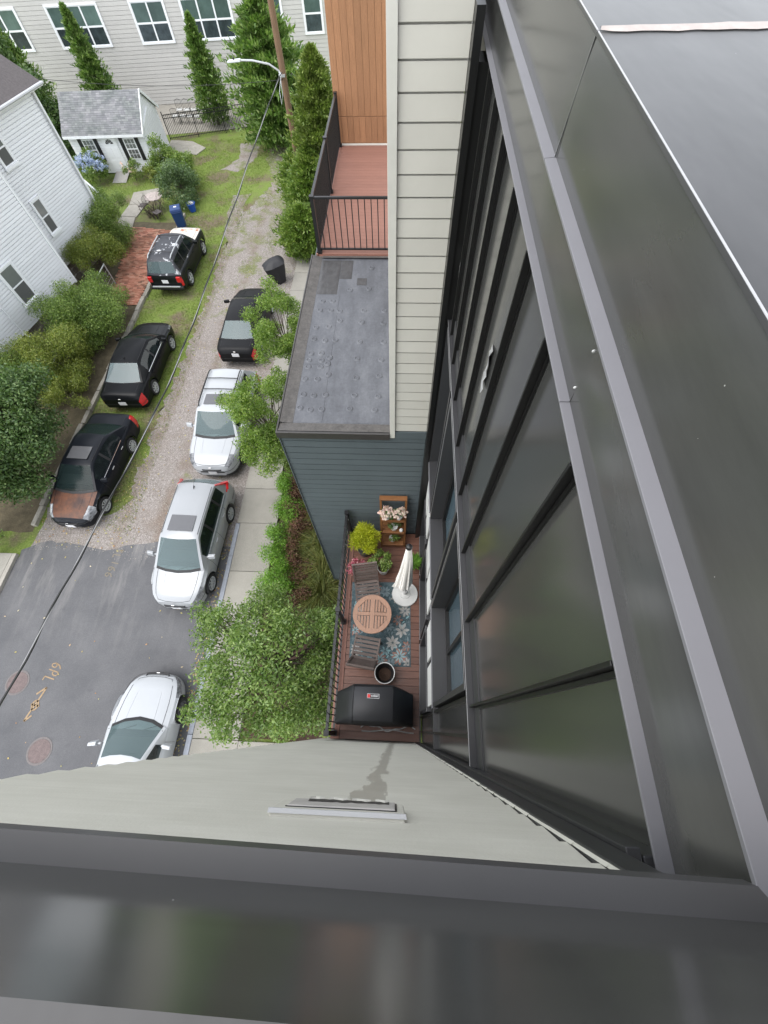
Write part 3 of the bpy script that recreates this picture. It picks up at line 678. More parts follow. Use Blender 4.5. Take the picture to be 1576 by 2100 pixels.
B.part('wrinkled_patch', lump(-1.77,-1.36,7.72,8.86,8.2025,.012,14,1), m_wr, rf, smooth=True)
B.part('wrinkled_patch', lump(-1.355,-1.10,8.22,8.86,8.2025,.008,10,1), m_wr, rf, smooth=True)
B.part('membrane_lap', MB().box((-1.77,4.42,8.2),(-1.30,7.70,8.2045)), m_mem, rf, bevel=.002)
B.part('membrane_lap', MB().box((-1.75,5.75,8.2046),(-1.32,5.95,8.208)), m_mem, rf, bevel=.002)
B.part('membrane_lap', MB().box((-1.28,4.42,8.2),(-.19,7.30,8.2035)), m_mem, rf, bevel=.002)
B.part('roof_patch', MB().box((-.98,8.02,8.2),(-.78,8.25,8.206)), m_wr, rf, bevel=.003)
fp = MB().lathe([(.062,0),(.050,.011),(.040,.015),(.030,.006),(.012,.007),(.0001,.008)], (0,0,0), 14).mesh('fastener_plate', True)
spots = [(-1.62,7.50),(-1.42,7.50),(-1.64,7.22),(-1.43,7.22),(-1.25,7.20),(-.78,7.22),(-.38,7.22),(-1.22,6.92),(-.80,6.88),(-.38,6.86),(-1.66,6.72),(-1.42,6.74),(-1.66,6.40),(-1.45,6.36),(-1.26,6.38),(-.80,6.34),(-.36,6.34),
  (-1.67,6.02),(-1.48,6.02),(-1.69,5.84),(-1.46,5.84),(-1.32,5.92),(-.82,5.90),(-.38,5.88),(-1.34,5.76),(-1.68,5.68),(-1.46,5.68),(-1.30,5.50),(-.80,5.42),(-.40,5.48),(-1.70,5.38),(-1.48,5.38),(-1.68,5.02),(-1.50,5.00),(-1.30,5.02),(-.80,5.02),(-.40,5.00),
  (-1.70,4.72),(-1.52,4.68),(-1.33,4.70),(-.86,4.72),(-.44,4.70),(-.70,8.60),(-1.10,7.86),(-.72,7.90),(-.30,7.90)]
for x,y in spots: B.inst('fastener_plate', fp, (x,y,8.2034 if x>-1.29 else (8.2044 if not 5.7<y<6.0 else 8.2079)), 0, m_mem, rf)

# upper balcony behind the roof: composite boards, black railing, wood cladding
m_comp = M('composite_board', (.23,.112,.083), .6, var=.10, scale=3, fine=50, ovar=.08, stretch=(1,12,1))
m_black = M('black_aluminium', (.012,.012,.013), .4, var=.1)
m_wood = M('wood_cladding', (.37,.185,.095), .5, var=.20, scale=3.0, fine=30, ovar=.18, stretch=(16,16,1), bmp=.1, bscale=30)
bd = MB().box((0,0,0),(1.72,.136,.024)).mesh('deck_board')
bal = B.part('balcony', MB().box((-1.90,9.03,7.9),(-.17,14.1,8.19)), m_comp, label='upper balcony with red-brown composite boards and black railing')
y = 9.06
while y < 14.0: B.inst('deck_board', bd, (-1.885,y,8.191), 0, m_comp, bal); y += .140
B.part('rim_board', MB().box((-1.925,9.03,8.0),(-1.888,14.08,8.235)), m_comp, bal)
def rail(T, parent, pts, z0, h, nm='baluster', sp=.105, post=True, tw=.05):
    tr_ = MB()
    for (a,b_) in zip(pts[:-1], pts[1:]):
        tr_.bar((a[0],a[1],z0+h-.02),(b_[0],b_[1],z0+h-.02),tw,.035).bar((a[0],a[1],z0+.08),(b_[0],b_[1],z0+.08),.035,.03)
    T.part('hand_rail', tr_, m_black, parent)
    me = MB().box((-.009,-.009,0),(.009,.009,h-.10)).mesh('baluster')
    for (a,b_) in zip(pts[:-1], pts[1:]):
        d = math.hypot(b_[0]-a[0], b_[1]-a[1]); n = int(d/sp)
        for k in range(1,n): T.inst('baluster', me, (a[0]+(b_[0]-a[0])*k/n, a[1]+(b_[1]-a[1])*k/n, z0+.07), 0, m_black, parent)
def posts(T, parent, ps, z0, h):
    me = MB().box((-.036,-.036,0),(.036,.036,h)).box((-.044,-.044,h),(.044,.044,h+.018)).mesh('post')
    bm_ = MB().box((-.055,-.055,0),(.055,.055,.05)).mesh('post_skirt')
    for (x,y) in ps:
        T.inst('post', me, (x,y,z0), 0, m_black, parent); T.inst('post_skirt', bm_, (x,y,z0+.001), 0, m_black, parent)
rail(B, bal, [(-.18,9.12),(-1.86,9.12)], 8.215, 1.07, sp=.125)
rail(B, bal, [(-1.86,9.12),(-1.86,14.02)], 8.215, 1.07, sp=.11)
posts(B, bal, [(-1.86,9.12),(-1.86,11.6),(-1.86,14.02)], 8.215, 1.07)
wc = B.part('wood_wall', MB().box((-1.93,14.13,8.2),(-.17,15.5,13)), m_wood, label='vertical wood plank cladding')
x = -1.93; r_ = random.Random(4)
while x < -.2:
    x1 = min(x+.158,-.17)
    for z0,z1 in ((8.27,8.80),(8.815,13.0)):
        B.part('plank', MB().box((x+.003,14.105+r_.uniform(0,.003),z0),(x1-.003,14.131,z1)), m_wood, wc, bevel=.003)
    x = x1
B.part('base_flashing', MB().box((-1.9,14.07,8.216),(-.17,14.13,8.24)), m_cream, wc)

# lower deck at the foot of the light well
m_dk = M('wet_deck_board', (.155,.070,.047), .42, var=.22, scale=2.5, fine=30, ovar=.2, stretch=(1,10,1), rvar=.12)
dk = B.part('deck', MB().box((-1.16,-.2,4.1),(.54,4.19,4.468)), m_rib, label='dark red-brown wooden deck at the bottom of the light well')
bd2 = MB().box((0,0,0),(1.53,.135,.028)).mesh('deck_board'); y = -.195
while y < 4.06: B.inst('deck_board', bd2, (-1.02,y,4.471), 0, m_dk, dk, bevel=.003); y += .1405
B.part('border_board', MB().box((-1.165,-.2,4.472),(-1.03,4.19,4.499)), m_comp, dk, bevel=.003)
B.part('rim_board', MB().box((-1.195,-.2,4.05),(-1.167,4.19,4.497)), m_comp, dk)
B.part('lower_storey', MB().box((-1.1,-.2,0),(.54,4.2,4.08)), m_teal, dk)
rail(B, dk, [(-1.13,-.15),(-1.13,4.16)], 4.5, 1.05, sp=.115, tw=.05)
posts(B, dk, [(-1.13,-.1),(-1.13,2.02),(-1.13,4.14)], 4.5, 1.06)

# ------------------------------------------------------------------ white clapboard house
m_wsid = M('white_clapboard', (.86,.875,.90), .55, var=.03, scale=2, ovar=.05)
m_wtrim = M('white_house_trim', (.87,.885,.905), .5, var=.03)
m_shing = M('roof_shingles_dark', (.095,.085,.085), .9, var=.25, scale=14, fine=60, bmp=.4)
m_found = M('foundation_stone', (.22,.19,.16), .9, var=.4, scale=4, fine=25, ovar=.35, bmp=.4)
m_mort = M('mortar', (.38,.36,.33), .95, var=.15)
m_pane = M('window_pane', (.17,.185,.18), .12, var=.06, ior=1.7)
m_pane2 = M('window_screen', (.115,.118,.118), .3, var=.06)
m_gut = M('gutter_metal', (.45,.46,.47), .4, var=.08)
AH = R(12); OH = Vector((-16.44,19.28,0))
hu = Vector((math.sin(AH), math.cos(AH), 0)); hv = Vector((math.cos(AH), -math.sin(AH), 0))
def hp(u, v, z): p = OH+hu*u+hv*v; return (p.x, p.y, z)
HS = Thing('clapboard_house', 'white clapboard house with stone foundation and dark shingle roof', 'house', (OH.x,OH.y,0))
def hbox(u0,u1,v0,v1,z0,z1, mb=None):
    mb = mb or MB(); P = [hp(u0,v0,z0),hp(u0,v1,z0),hp(u1,v1,z0),hp(u1,v0,z0),hp(u0,v0,z1),hp(u0,v1,z1),hp(u1,v1,z1),hp(u1,v0,z1)]
    return mb.add(P, [(0,3,2,1),(4,5,6,7),(0,1,5,4),(1,2,6,5),(2,3,7,6),(3,0,4,7)])
ang_u = math.pi/2-AH         # rotation that takes +x to hu; board outward -y -> hv
VA, UA, EV = -1.2, 4.9, 6.55
for nm, u0, u1, v1 in (('wall', -12, 0, 0), ('wall', 0, UA, VA)):
    wl = HS.part(nm, hbox(u0,u1,-9,v1-.045,.9,EV), m_wsid)
    me_o = hp(u0, v1-.019, 0)
    lap_wall(HS, wl, me_o, ang_u, u1-u0, .88, EV, .125, m_wsid, lambda L, e, ov=0: slot_board(L, e, .023))
lapS = HS.part('wall', hbox(-.02,0,-1.2,-.02,.9,EV), m_wsid)
HS.part('corner_board', hbox(-.10,.012,-.02,.012,.86,EV), m_wtrim)
HS.part('corner_board', hbox(UA-.10,UA+.012,VA-.02,VA+.012,.86,EV), m_wtrim)
HS.part('downspout', MB().tube([hp(UA-.17,VA+.05,EV-.1),hp(UA-.17,VA+.05,.9)], .035, 6), m_gut)
fnd = HS.part('foundation', hbox(-12,-.05,-9,-.12,0,.9).v and hbox(-12,-.05,-9,-.12,0,.9), m_mort)
HS.part('foundation', hbox(-.05,UA-.05,-9,VA-.12,0,.9), m_mort)
r_ = random.Random(21)
for (ua,ub,vv) in ((-12,-.06,-.12),(-.0,UA-.08,VA-.12)):
    for row in range(3):
        u = ua+r_.uniform(0,.2)
        while u < ub-.2:
            l = min(r_.uniform(.3,.7), ub-u); z0 = .01+row*.3
            poly = [(u+.02,z0+r_.uniform(.01,.06)),(u+l*.5,z0+.01),(u+l-.02,z0+r_.uniform(.01,.06)),(u+l-.015,z0+.27-r_.uniform(0,.05)),(u+l*.45,z0+.285),(u+.015,z0+.27-r_.uniform(0,.06))]
            n = len(poly); d0, d1 = vv-.01, vv+.035+r_.uniform(0,.03)
            mb = MB().add([hp(a,d0,b_) for a,b_ in poly]+[hp(a,d1,b_) for a,b_ in poly], [tuple(range(n,2*n))]+[(i,(i+1)%n,n+(i+1)%n,n+i) for i in range(n)])
            HS.part('stone', mb, m_found, fnd, bevel=.02); u += l
def house_window(u0,u1,z0,z1,v):
    w_ = HS.part('window', hbox(u0,u1,v-.005,v+.02,z0,z1), m_wtrim); t = .09
    fr = MB()
    for a in ((u0-t,u0,z0-t,z1+t),(u1,u1+t,z0-t,z1+t),(u0,u1,z1,z1+t)): hbox(a[0],a[1],v,v+.045,a[2],a[3],fr)
    HS.part('casing', fr, m_wtrim, w_, bevel=.006)
    HS.part('sill', hbox(u0-t-.02,u1+t+.02,v,v+.085,z0-t-.03,z0-.001), m_wtrim, w_, bevel=.006)
    zm = (z0+z1)/2
    HS.part('pane', hbox(u0+.045,u1-.045,v+.021,v+.026,zm+.03,z1-.04), m_pane, w_)
    HS.part('pane', hbox(u0+.045,u1-.045,v+.021,v+.024,z0+.04,zm-.03), m_pane2, w_)
    sh = MB()
    for a in ((u0,u0+.04,z0,z1),(u1-.04,u1,z0,z1),(u0+.0405,u1-.0405,z0,z0+.035),(u0+.0405,u1-.0405,z1-.035,z1),(u0+.0405,u1-.0405,zm-.025,zm+.025)): hbox(a[0],a[1],v+.021,v+.034,a[2],a[3],sh)
    HS.part('sash', sh, m_wtrim, w_)
house_window(-3.06,-2.30,1.69,3.15,0); house_window(-6.2,-5.4,1.69,3.15,0); house_window(-6.2,-5.4,4.3,5.7,0); house_window(-3.06,-2.30,4.3,5.7,0)
house_window(1.33,1.86,2.28,3.60,VA); house_window(1.30,1.90,4.97,6.1,VA); house_window(3.4,3.95,4.97,6.1,VA) if False else None
# roof: gable over each block, ridge along the wall
def hroof(u0,u1,v1,rise,depth):
    ov = .32; z0 = EV+.05
    top = [hp(u0,v1+ov,z0),hp(u1+ov,v1+ov,z0),hp(u1+ov,v1-depth,z0+rise),hp(u0,v1-depth,z0+rise)]
    bk = [hp(u1+ov,v1-2*depth-ov,z0),hp(u0,v1-2*depth-ov,z0)]
    dz = Vector((0,0,-.10)); V = top+bk; V2 = [tuple(Vector(p)+dz) for p in V]
    return MB().add(V+V2, [(0,1,2,3),(3,2,4,5),(7,6,9,8),(8,9,11,10),(0,6,7,1),(1,7,8,2),(2,8,10,4),(0,3,9,6)])
rfA = HS.part('roof', hroof(0,UA,VA,2.4,3.9), m_shing); rfB = HS.part('roof', hroof(-12,.0,0,2.8,4.5), m_shing)
HS.part('fascia', hbox(.02,UA+.34,VA+.30,VA+.335,EV-.10,EV+.045), m_wtrim, rfA)
HS.part('gutter', MB().tube([hp(.02,VA+.40,EV+.0),hp(UA+.34,VA+.40,EV+.0)], .055, 8), m_gut, rfA)
HS.part('soffit', hbox(.02,UA+.3,VA,VA+.30,EV-.10,EV-.06), m_wtrim, rfA)
gb_ = MB().add([hp(UA+.0,VA,EV),hp(UA,VA-7.8,EV),hp(UA,VA-3.9,EV+2.35)], [(0,1,2)]); HS.part('gable', gb_, m_wsid)
m_wire = M('cable_black', (.025,.025,.025), .6, var=.1)
HS.part('conduit', MB().tube([hp(-4.06,.03,5.9),hp(-4.06,.03,.82),hp(-4.0,.12,.78)], .028, 6), m_wtrim)
# back steps with white railing past the corner
ST = HS.part('back_porch', hbox(UA+.1,UA+1.9,-5.6,-3.6,0,.85), m_wtrim, label='white back steps with railing')
for k in range(0): HS.part('step', hbox(UA+.2,UA+1.5,-1.29+k*.28,-1.02+k*.28,0,.68-k*.18), m_wtrim, ST)
sr = MB().bar(hp(UA+2.5,-5.2,1.85),hp(UA+2.3,-3.6,1.8),.08,.06).bar(hp(UA+2.3,-3.6,1.8),hp(UA+1.95,-2.3,.95),.08,.06)
HS.part('stair_rail', sr, m_wtrim, ST)
for k in range(11):
    v = -4.75+k*.24; q_ = max(0,v+3.6); zt = 1.80-q_*.65; zb = max(.05,.85-q_*.62)
    HS.part('stair_baluster', MB().cbox(hp(UA+2.3-q_*.27,v,(zt+zb)/2),(.04,.04,zt-zb)), m_wtrim, ST)
# ------------------------------------------------------------------ garden shed
SH = Thing('garden_shed', 'small white garden shed with grey shingle roof and black shutters', 'shed', (-18.95,32.1,0))
AS = R(3.5); so = Vector((-21.35,31.95,0)); su = Vector((math.cos(AS),math.sin(AS),0)); sv = Vector((math.sin(AS),-math.cos(AS),0))
def sp_(u,v,z): p = so+su*u+sv*v; return (p.x,p.y,z)
def sbox(u0,u1,v0,v1,z0,z1,mb=None):
    mb = mb or MB(); P = [sp_(u0,v0,z0),sp_(u0,v1,z0),sp_(u1,v1,z0),sp_(u1,v0,z0),sp_(u0,v0,z1),sp_(u0,v1,z1),sp_(u1,v1,z1),sp_(u1,v0,z1)]
    return mb.add(P, [(0,1,2,3),(4,7,6,5),(0,4,5,1),(1,5,6,2),(2,6,7,3),(3,7,4,0)])
WS, DS, ES, RS = 4.75, 3.7, 2.1, 3.45
sw1 = SH.part('wall', sbox(0,WS-.05,-DS,-.045,.05,ES), m_wsid)
lap_wall(SH, sw1, sp_(0,-.019,0), AS, WS, .06, ES, .13, m_wsid)
sw2 = SH.part('wall', MB().add([sp_(WS-.02,0,ES),sp_(WS-.02,-DS,ES),sp_(WS-.02,-DS/2,RS)], [(0,1,2)]).add([sp_(.02,0,ES),sp_(.02,-DS,ES),sp_(.02,-DS/2,RS)], [(0,1,2)]), m_wsid)
z = .06
while z < RS-.1:
    k = 0 if z+.13 < ES else (z+.065-ES)/(RS-ES)*DS/2
    L = DS-2*k
    if L > .2: SH.inst('siding_board', slot_board(L-.02, .13), (*sp_(WS-.005,-k-.01,z)[:2], z), AS+math.pi/2, m_wsid, sw2)
    z += .13
m_shg = M('shed_shingles', (.20,.205,.225), .9, var=.2, scale=6, fine=30, ovar=.3)
rb = SH.part('roof', MB().add([sp_(-.15,.2,ES-.03),sp_(WS+.12,.2,ES-.03),sp_(WS+.12,-DS/2,RS+.06),sp_(-.15,-DS/2,RS+.06),sp_(-.15,-DS-.2,ES-.03),sp_(WS+.12,-DS-.2,ES-.03)],
     [(0,1,2,3),(3,2,5,4)]), m_shg)
shm = MB(); r_ = random.Random(9); rows = 20
for k in range(rows):
    a = k/rows; b_ = (k+1.25)/rows; u = -.16-r_.uniform(0,.25)
    while u < WS+.13:
        l = r_.uniform(.16,.30); u0 = max(u,-.16); u1 = min(u+l-.008,WS+.13)
        if u1-u0 > .03:
            h = .012+r_.uniform(0,.008)
            f0 = lambda uu,t,hh: sp_(uu, .22+(-DS/2-.22)*min(t,1), ES-.03+(RS+.09-ES)*min(t,1)+hh)
            shm.add([f0(u0,a,h),f0(u1,a,h),f0(u1,b_,.002),f0(u0,b_,.002),f0(u0,a,-.002),f0(u1,a,-.002)], [(0,1,2,3),(0,4,5,1)])
        u += l
m_shgl = LEAF('shingle_tabs', [(.145,.15,.168),(.175,.18,.20),(.20,.205,.225),(.235,.24,.258)], .9, 0)
SH.part('shingle', shm, m_shgl, rb, kind='stuff')
SH.part('eave_board', sbox(-.16,WS+.13,.2,.235,ES-.15,ES-.02), m_wtrim, rb)
for sgn in (0,1):
    b0 = (sp_(WS+.13,.2,ES-.06),sp_(WS+.13,-DS/2,RS+.03)) if not sgn else (sp_(WS+.13,-DS-.2,ES-.06),sp_(WS+.13,-DS/2,RS+.03))
    SH.part('rake_board', MB().bar(b0[0],b0[1],.04,.14), m_wtrim, rb)
m_shut = M('black_shutter', (.015,.016,.017), .5, var=.1)
for uc in (1.15,3.75):
    w_ = SH.part('window', sbox(uc-.36,uc+.36,-.02,.02,.75,1.85), m_wtrim)
    for (z0,z1) in ((1.32,1.80),(.80,1.28)):
        for k in range(3):
            for j in range(2):
                zz = z0+(z1-z0)*j/2; uu = uc-.31+k*.207
                SH.part('pane', sbox(uu+.012,uu+.195,.0205,.024,zz+.012,zz+(z1-z0)/2-.012), m_pane if z0>1 else m_pane2, w_)
    for s_ in (-1,1): SH.part('shutter', sbox(uc+s_*.50-.11,uc+s_*.50+.11,-.02,.035,.70,1.90), m_shut, bevel=.006)
dr = SH.part('door', sbox(2.02,2.92,-.02,.03,.08,1.98), m_wtrim)
for (a,b_,c,d) in ((2.12,2.42,.25,.75),(2.52,2.82,.25,.75),(2.12,2.42,.88,1.42),(2.52,2.82,.88,1.42)): SH.part('door_panel', sbox(a,b_,.0305,.042,c,d), m_wtrim, dr, bevel=.01)
for k in range(5):
    a0, a1 = math.pi*k/5+.06, math.pi*(k+1)/5-.06; mb = MB()
    pts = [sp_(2.47+rr_*math.cos(a),.034,1.58+rr_*math.sin(a)) for rr_,a in ((.07,a0),(.24,a0),(.24,(a0+a1)/2),(.24,a1),(.07,a1))]
    mb.add(pts, [(0,1,2,3,4)]); SH.part('fan_light', mb, m_shut, dr)
SH.part('ramp', MB().add([sp_(2.05,.05,.16),sp_(2.95,.05,.16),sp_(2.95,1.25,.02),sp_(2.05,1.25,.02)], [(0,1,2,3)]), M('grey_planks', (.33,.32,.30), .9, var=.15, scale=3, stretch=(14,1,1)))
SH.part('side_hatch', MB().bar(sp_(WS+.03,-.45,ES+.02),sp_(WS+.03,-DS/2-.35,ES+.45),.05,.09), m_wtrim)
# ------------------------------------------------------------------ long grey building behind
m_gsid = M('pale_grey_siding', (.56,.545,.52), .7, var=.04, scale=1.5, ovar=.04)
m_gwin = M('green_tinted_glass', (.11,.165,.15), .08, var=.3, scale=1.3, ior=1.6, ovar=.4)
m_gwin2 = M('dark_tinted_glass', (.05,.066,.072), .08, var=.5, scale=2.5, ior=1.6, ovar=.5)
AG = R(8); go = Vector((-15,43.5,0)); gu = Vector((math.cos(AG),math.sin(AG),0)); gvv = Vector((math.sin(AG),-math.cos(AG),0))
def gp(u,v,z): p = go+gu*u+gvv*v; return (p.x,p.y,z)
def gbox(u0,u1,v0,v1,z0,z1,mb=None):
    mb = mb or MB(); P = [gp(u0,v0,z0),gp(u0,v1,z0),gp(u1,v1,z0),gp(u1,v0,z0),gp(u0,v0,z1),gp(u0,v1,z1),gp(u1,v1,z1),gp(u1,v0,z1)]
    return mb.add(P, [(0,1,2,3),(4,7,6,5),(0,4,5,1),(1,5,6,2),(2,6,7,3),(3,7,4,0)])
GBL = Thing('grey_building', 'long pale grey building with lap siding and triple sash windows behind the garden', 'building', (-15,43.5,0))
gw = GBL.part('wall', gbox(-26,26,-12,-.05,0,7.4), m_gsid)
lap_wall(GBL, gw, gp(-26,-.024,0), AG, 52, .02, 7.4, .21, m_gsid)
def gwin(u0,u1,z0,z1,n):
    w_ = GBL.part('window', gbox(u0,u1,-.02,.012,z0,z1), m_wtrim); t = .10
    fr = MB()
    for a in ((u0-t,u0,z0-t,z1+t),(u1,u1+t,z0-t,z1+t),(u0,u1,z1,z1+t),(u0,u1,z0-t,z0)): gbox(a[0],a[1],-.02,.05,a[2],a[3],fr)
    GBL.part('casing', fr, m_wtrim, w_); zm = z0+(z1-z0)*.48; wd = (u1-u0)/n
    for k in range(n):
        a, b_ = u0+k*wd+.055, u0+(k+1)*wd-.055
        GBL.part('pane', gbox(a,b_,.0125,.018,zm+.05,z1-.05), m_gwin, w_); GBL.part('pane', gbox(a,b_,.0125,.016,z0+.05,zm-.05), m_gwin2, w_)
    br = MB()
    for k in range(n+1):
        c = u0+k*wd; gbox(max(u0,c-.05),min(u1,c+.05),.0125,.034,z0,z1,br)
    for k in range(n):
        a, b_ = u0+k*wd+.0505, u0+(k+1)*wd-.0505; gbox(a,b_,.0125,.030,zm-.045,zm+.045,br)
    GBL.part('sash_bars', br, m_wtrim, w_)
for u0,u1,n in ((-18.6,-16.5,2),(-15.1,-11.95,3),(-9.8,-6.5,3),(-4.2,-2.05,2),(-.85,2.4,3),(3.75,5.9,2),(7.5,8.7,1),(10.2,13.4,3)): gwin(u0,u1,3.33,5.2,n)
GBL.part('roof', gbox(-26.3,26.3,-12.3,.3,7.4,7.6), m_shing)
pv = [(-22,36.9),(-11.3,38.9),(-9,46),(-30,44)]
sheet('patio_paving', pv, .003, m_conc_old)
# ------------------------------------------------------------------ black metal fence
FN = Thing('metal_fence', 'black metal picket fence between the shed and the conifers', 'fence', (-14.3,37.6,0))
f0, f1 = Vector((-17.0,36.75,0)), Vector((-11.4,38.6,0)); m_fen = M('fence_black', (.02,.02,.02), .5, var=.1)
fd = (f1-f0); FL = fd.length; fa = math.atan2(fd.y, fd.x)
pm = MB().box((-.015,-.015,.06),(.015,.015,1.45)).mesh('picket'); n = int(FL/.115)
for k in range(n+1):
    p = f0+fd*k/n; FN.inst('picket', pm, (p.x,p.y,0), fa, m_fen)
ps = MB().box((-.03,-.03,0),(.03,.03,1.55)).box((-.038,-.038,1.55),(.038,.038,1.58)).mesh('post')
for k in range(4): p = f0+fd*k/3; FN.inst('post', ps, (p.x,p.y+.02,0), fa, m_fen)
for z in (.16,1.22,1.40): FN.part('rail', MB().bar((f0.x,f0.y,z),(f1.x,f1.y,z),.03,.035), m_fen)
# ------------------------------------------------------------------ street lamp on a wooden utility pole
m_pole = M('weathered_pole', (.20,.125,.075), .85, var=.3, scale=3, fine=30, stretch=(8,8,.5), bmp=.3)
m_galv = M('galvanised', (.55,.57,.58), .35, metal=.4, var=.06)
UP = Thing('utility_pole', 'brown wooden utility pole with a street lamp arm', 'pole', (-5.95,27,0))
UP.part('pole', MB().tube([(-5.95,27,0),(-5.95,27.0,5),(-5.97,27,11.5)], [.17,.15,.12], 12), m_pole, smooth=True)
lamp_end = (-8.05,26.55,6.62)
UP.part('lamp_arm', MB().tube([(-6.08,26.95,6.15),(-6.5,26.85,6.42),(-7.2,26.7,6.58),(-7.75,26.6,6.62)], .04, 8), m_galv, smooth=True)
hd = UP.part('lamp_head', MB().add([(-7.7,26.50,6.58),(-7.7,26.68,6.58),(-8.3,26.40,6.57),(-8.3,26.64,6.57),(-7.7,26.52,6.68),(-7.7,26.66,6.68),(-8.28,26.42,6.64),(-8.28,26.62,6.64)], [(0,2,3,1),(4,5,7,6),(0,4,6,2),(1,3,7,5),(2,6,7,3),(0,1,5,4)]), m_galv, bevel=.02)
UP.part('photocell', MB().lathe([(.045,0),(.045,.05),(.03,.07),(.0001,.07)], (-8.0,26.54,6.67), 10), m_fen, hd)
UP.part('bracket', MB().tube([(-5.95,26.84,6.0),(-6.1,26.9,6.15)], .05, 8).box((-6.12,26.78,6.0),(-5.85,27.0,6.08)), m_galv)
UP.part('service_loop', MB().tube([(-6.0,26.8,6.1),(-6.15,26.5,5.6),(-6.1,26.3,5.2),(-6.0,26.4,5.5),(-6.02,26.6,6.0)], .012, 5), m_galv)
wp = [(-5.97,26.8,6.15),(-6.01,24.56,6.12),(-6.11,20.16,5.90),(-6.2,16.2,5.6),(-6.28,12.63,5.37),(-6.35,9.8,5.24),(-6.4,7.41,5.25),(-6.48,4.09,5.58),(-6.54,1.64,5.83),(-6.57,.07,6.0),(-6.66,-4,6.5),(-6.75,-9,7.2)]
oc = MB(); W = [Vector(p) for p in wp]; dense = []
for a,b_ in zip(W[:-1],W[1:]):
    for k in range(6): dense.append(a.lerp(b_,k/6))
for it in range(8): dense = [dense[0]]+[(dense[i-1]+dense[i]*2+dense[i+1])/4 for i in range(1,len(dense)-1)]+[dense[-1]]
CB = Thing('overhead_cable', 'black and silver twisted cable sagging from the pole across the parked cars', 'cable', (-5.97,26.8,0))
CB.part('messenger_wire', MB().tube(dense, .011, 6), M('dull_wire', (.30,.30,.30), .5), smooth=True)
tw_ = [p+Vector((math.cos(i*1.1)*.022, 0, math.sin(i*1.1)*.022)) for i,p in enumerate(dense)]
CB.part('insulated_wire', MB().tube(tw_, .021, 6), m_wire, smooth=True)
dl = [Vector((-5.97,26.85,5.9)).lerp(Vector((-19.5,29.5,5.3)),k/14)+Vector((0,0,-1.0*(k/14)*(1-k/14))) for k in range(15)]
single('service_cable', MB().tube([tuple(p) for p in dl], .010, 5), m_wire, 'thin grey service cable from the pole toward the white house', 'cable')
# chain-link fence beside the house
CL = Thing('wire_fence', 'low galvanised pipe and wire fence in front of the stone foundation', 'fence', (-15.2,16,0))
c0, c1 = Vector((-15.0,12.2,0)), Vector((-15.35,20.4,0))
CL.part('top_rail', MB().tube([(c0.x,c0.y,1.05),(c1.x,c1.y,1.05)], .028, 6), m_galv)
for k in range(5): p = c0.lerp(c1,k/4); CL.part('post', MB().tube([(p.x,p.y,0),(p.x,p.y,1.08)], .03, 6), m_galv)
for z in (.2,.4,.6,.8): CL.part('wire', MB().tube([(c0.x,c0.y,z),(c1.x,c1.y,z)], .006, 4), m_galv)

# ------------------------------------------------------------------ cars
m_tyre = M('tyre_rubber', (.018,.018,.019), .8, var=.15)
m_rimA = M('alloy_silver', (.50,.51,.52), .35, metal=.15, var=.05)
m_rimB = M('alloy_dark', (.13,.13,.135), .35, metal=.2, var=.1)
m_chrome = M('chrome_trim', (.7,.7,.7), .15, metal=1, var=.02)
m_plast = M('black_plastic', (.02,.02,.021), .55, var=.1)
m_red = M('red_lens', (.55,.012,.015), .15, var=.1, coat=.6)
m_clear = M('clear_lens', (.17,.175,.185), .12, var=.9, scale=9, coat=.6)
m_plate = M('license_plate', (.75,.75,.76), .45, var=.03)
m_under = M('car_underside', (.012,.012,.012), .9)
def car_glass(name, c, ior):
    mt = M(name, c, .03, var=.04, ior=ior, scale=1); t = mt.node_tree; b = t.nodes['Principled BSDF']
    tr = new(t, 'ShaderNodeBsdfTransparent'); tr.inputs[0].default_value = (.55,.66,.65,1); mx = new(t, 'ShaderNodeMixShader'); mx.inputs[0].default_value = .42
    lk(t, b.outputs[0], mx.inputs[1]); lk(t, tr.outputs[0], mx.inputs[2]); lk(t, mx.outputs[0], t.nodes['Material Output'].inputs['Surface']); return mt
m_gl_d = car_glass('dark_car_glass', (.012,.016,.017), 1.6)
m_gl_w = car_glass('windscreen_glass', (.13,.18,.185), 1.55)  # pale base colour stands in for sky reflected in the glass
m_gl_w2 = car_glass('windscreen_glass_dark', (.018,.03,.03), 1.3)
m_seat = M('seat_cloth', (.10,.095,.09), .8, var=.1); m_dash = M('dashboard_vinyl', (.07,.068,.066), .6, var=.1)
m_sun = M('sunroof_glass', (.09,.09,.095), .1, var=.05, ior=1.7)
def peel(name, base, top, lo, hi, scale, col3=None):
    mt = bpy.data.materials.new(name); t, b = nodes(mt); MC[name] = mt
    tc = new(t, 'ShaderNodeTexCoord'); n = noise(t, scale, 6, .7, tc.outputs['Object']); n2 = noise(t, scale*2.7, 4, .6, tc.outputs['Object'])
    c = mixc(t, ramp(t, n, [(lo, (0,0,0)), (hi, (1,1,1))]), base, top)
    if col3: c = mixc(t, ramp(t, noise(t, scale*.55, 4, .6, tc.outputs['Object']), [(.5, (0,0,0)), (.6, (1,1,1))]), c, col3)
    c = mixc(t, 1.0, c, ramp(t, n2, [(.3, (.75,.75,.75)), (.7, (1.2,1.2,1.2))]), 'MULTIPLY')
    lk(t, c, b.inputs['Base Color']); b.inputs['Roughness'].default_value = .55; return mt
m_rust = peel('rusted_hood_paint', (.135,.050,.022), (.050,.023,.018), .42, .62, 1.3)
m_peelw = peel('peeling_white_paint', (.62,.58,.52), (.45,.14,.05), .53, .60, 1.8)
m_peelb = peel('peeling_black_roof', (.035,.037,.045), (.55,.56,.58), .58, .61, 2.2)
WHEELS = {}
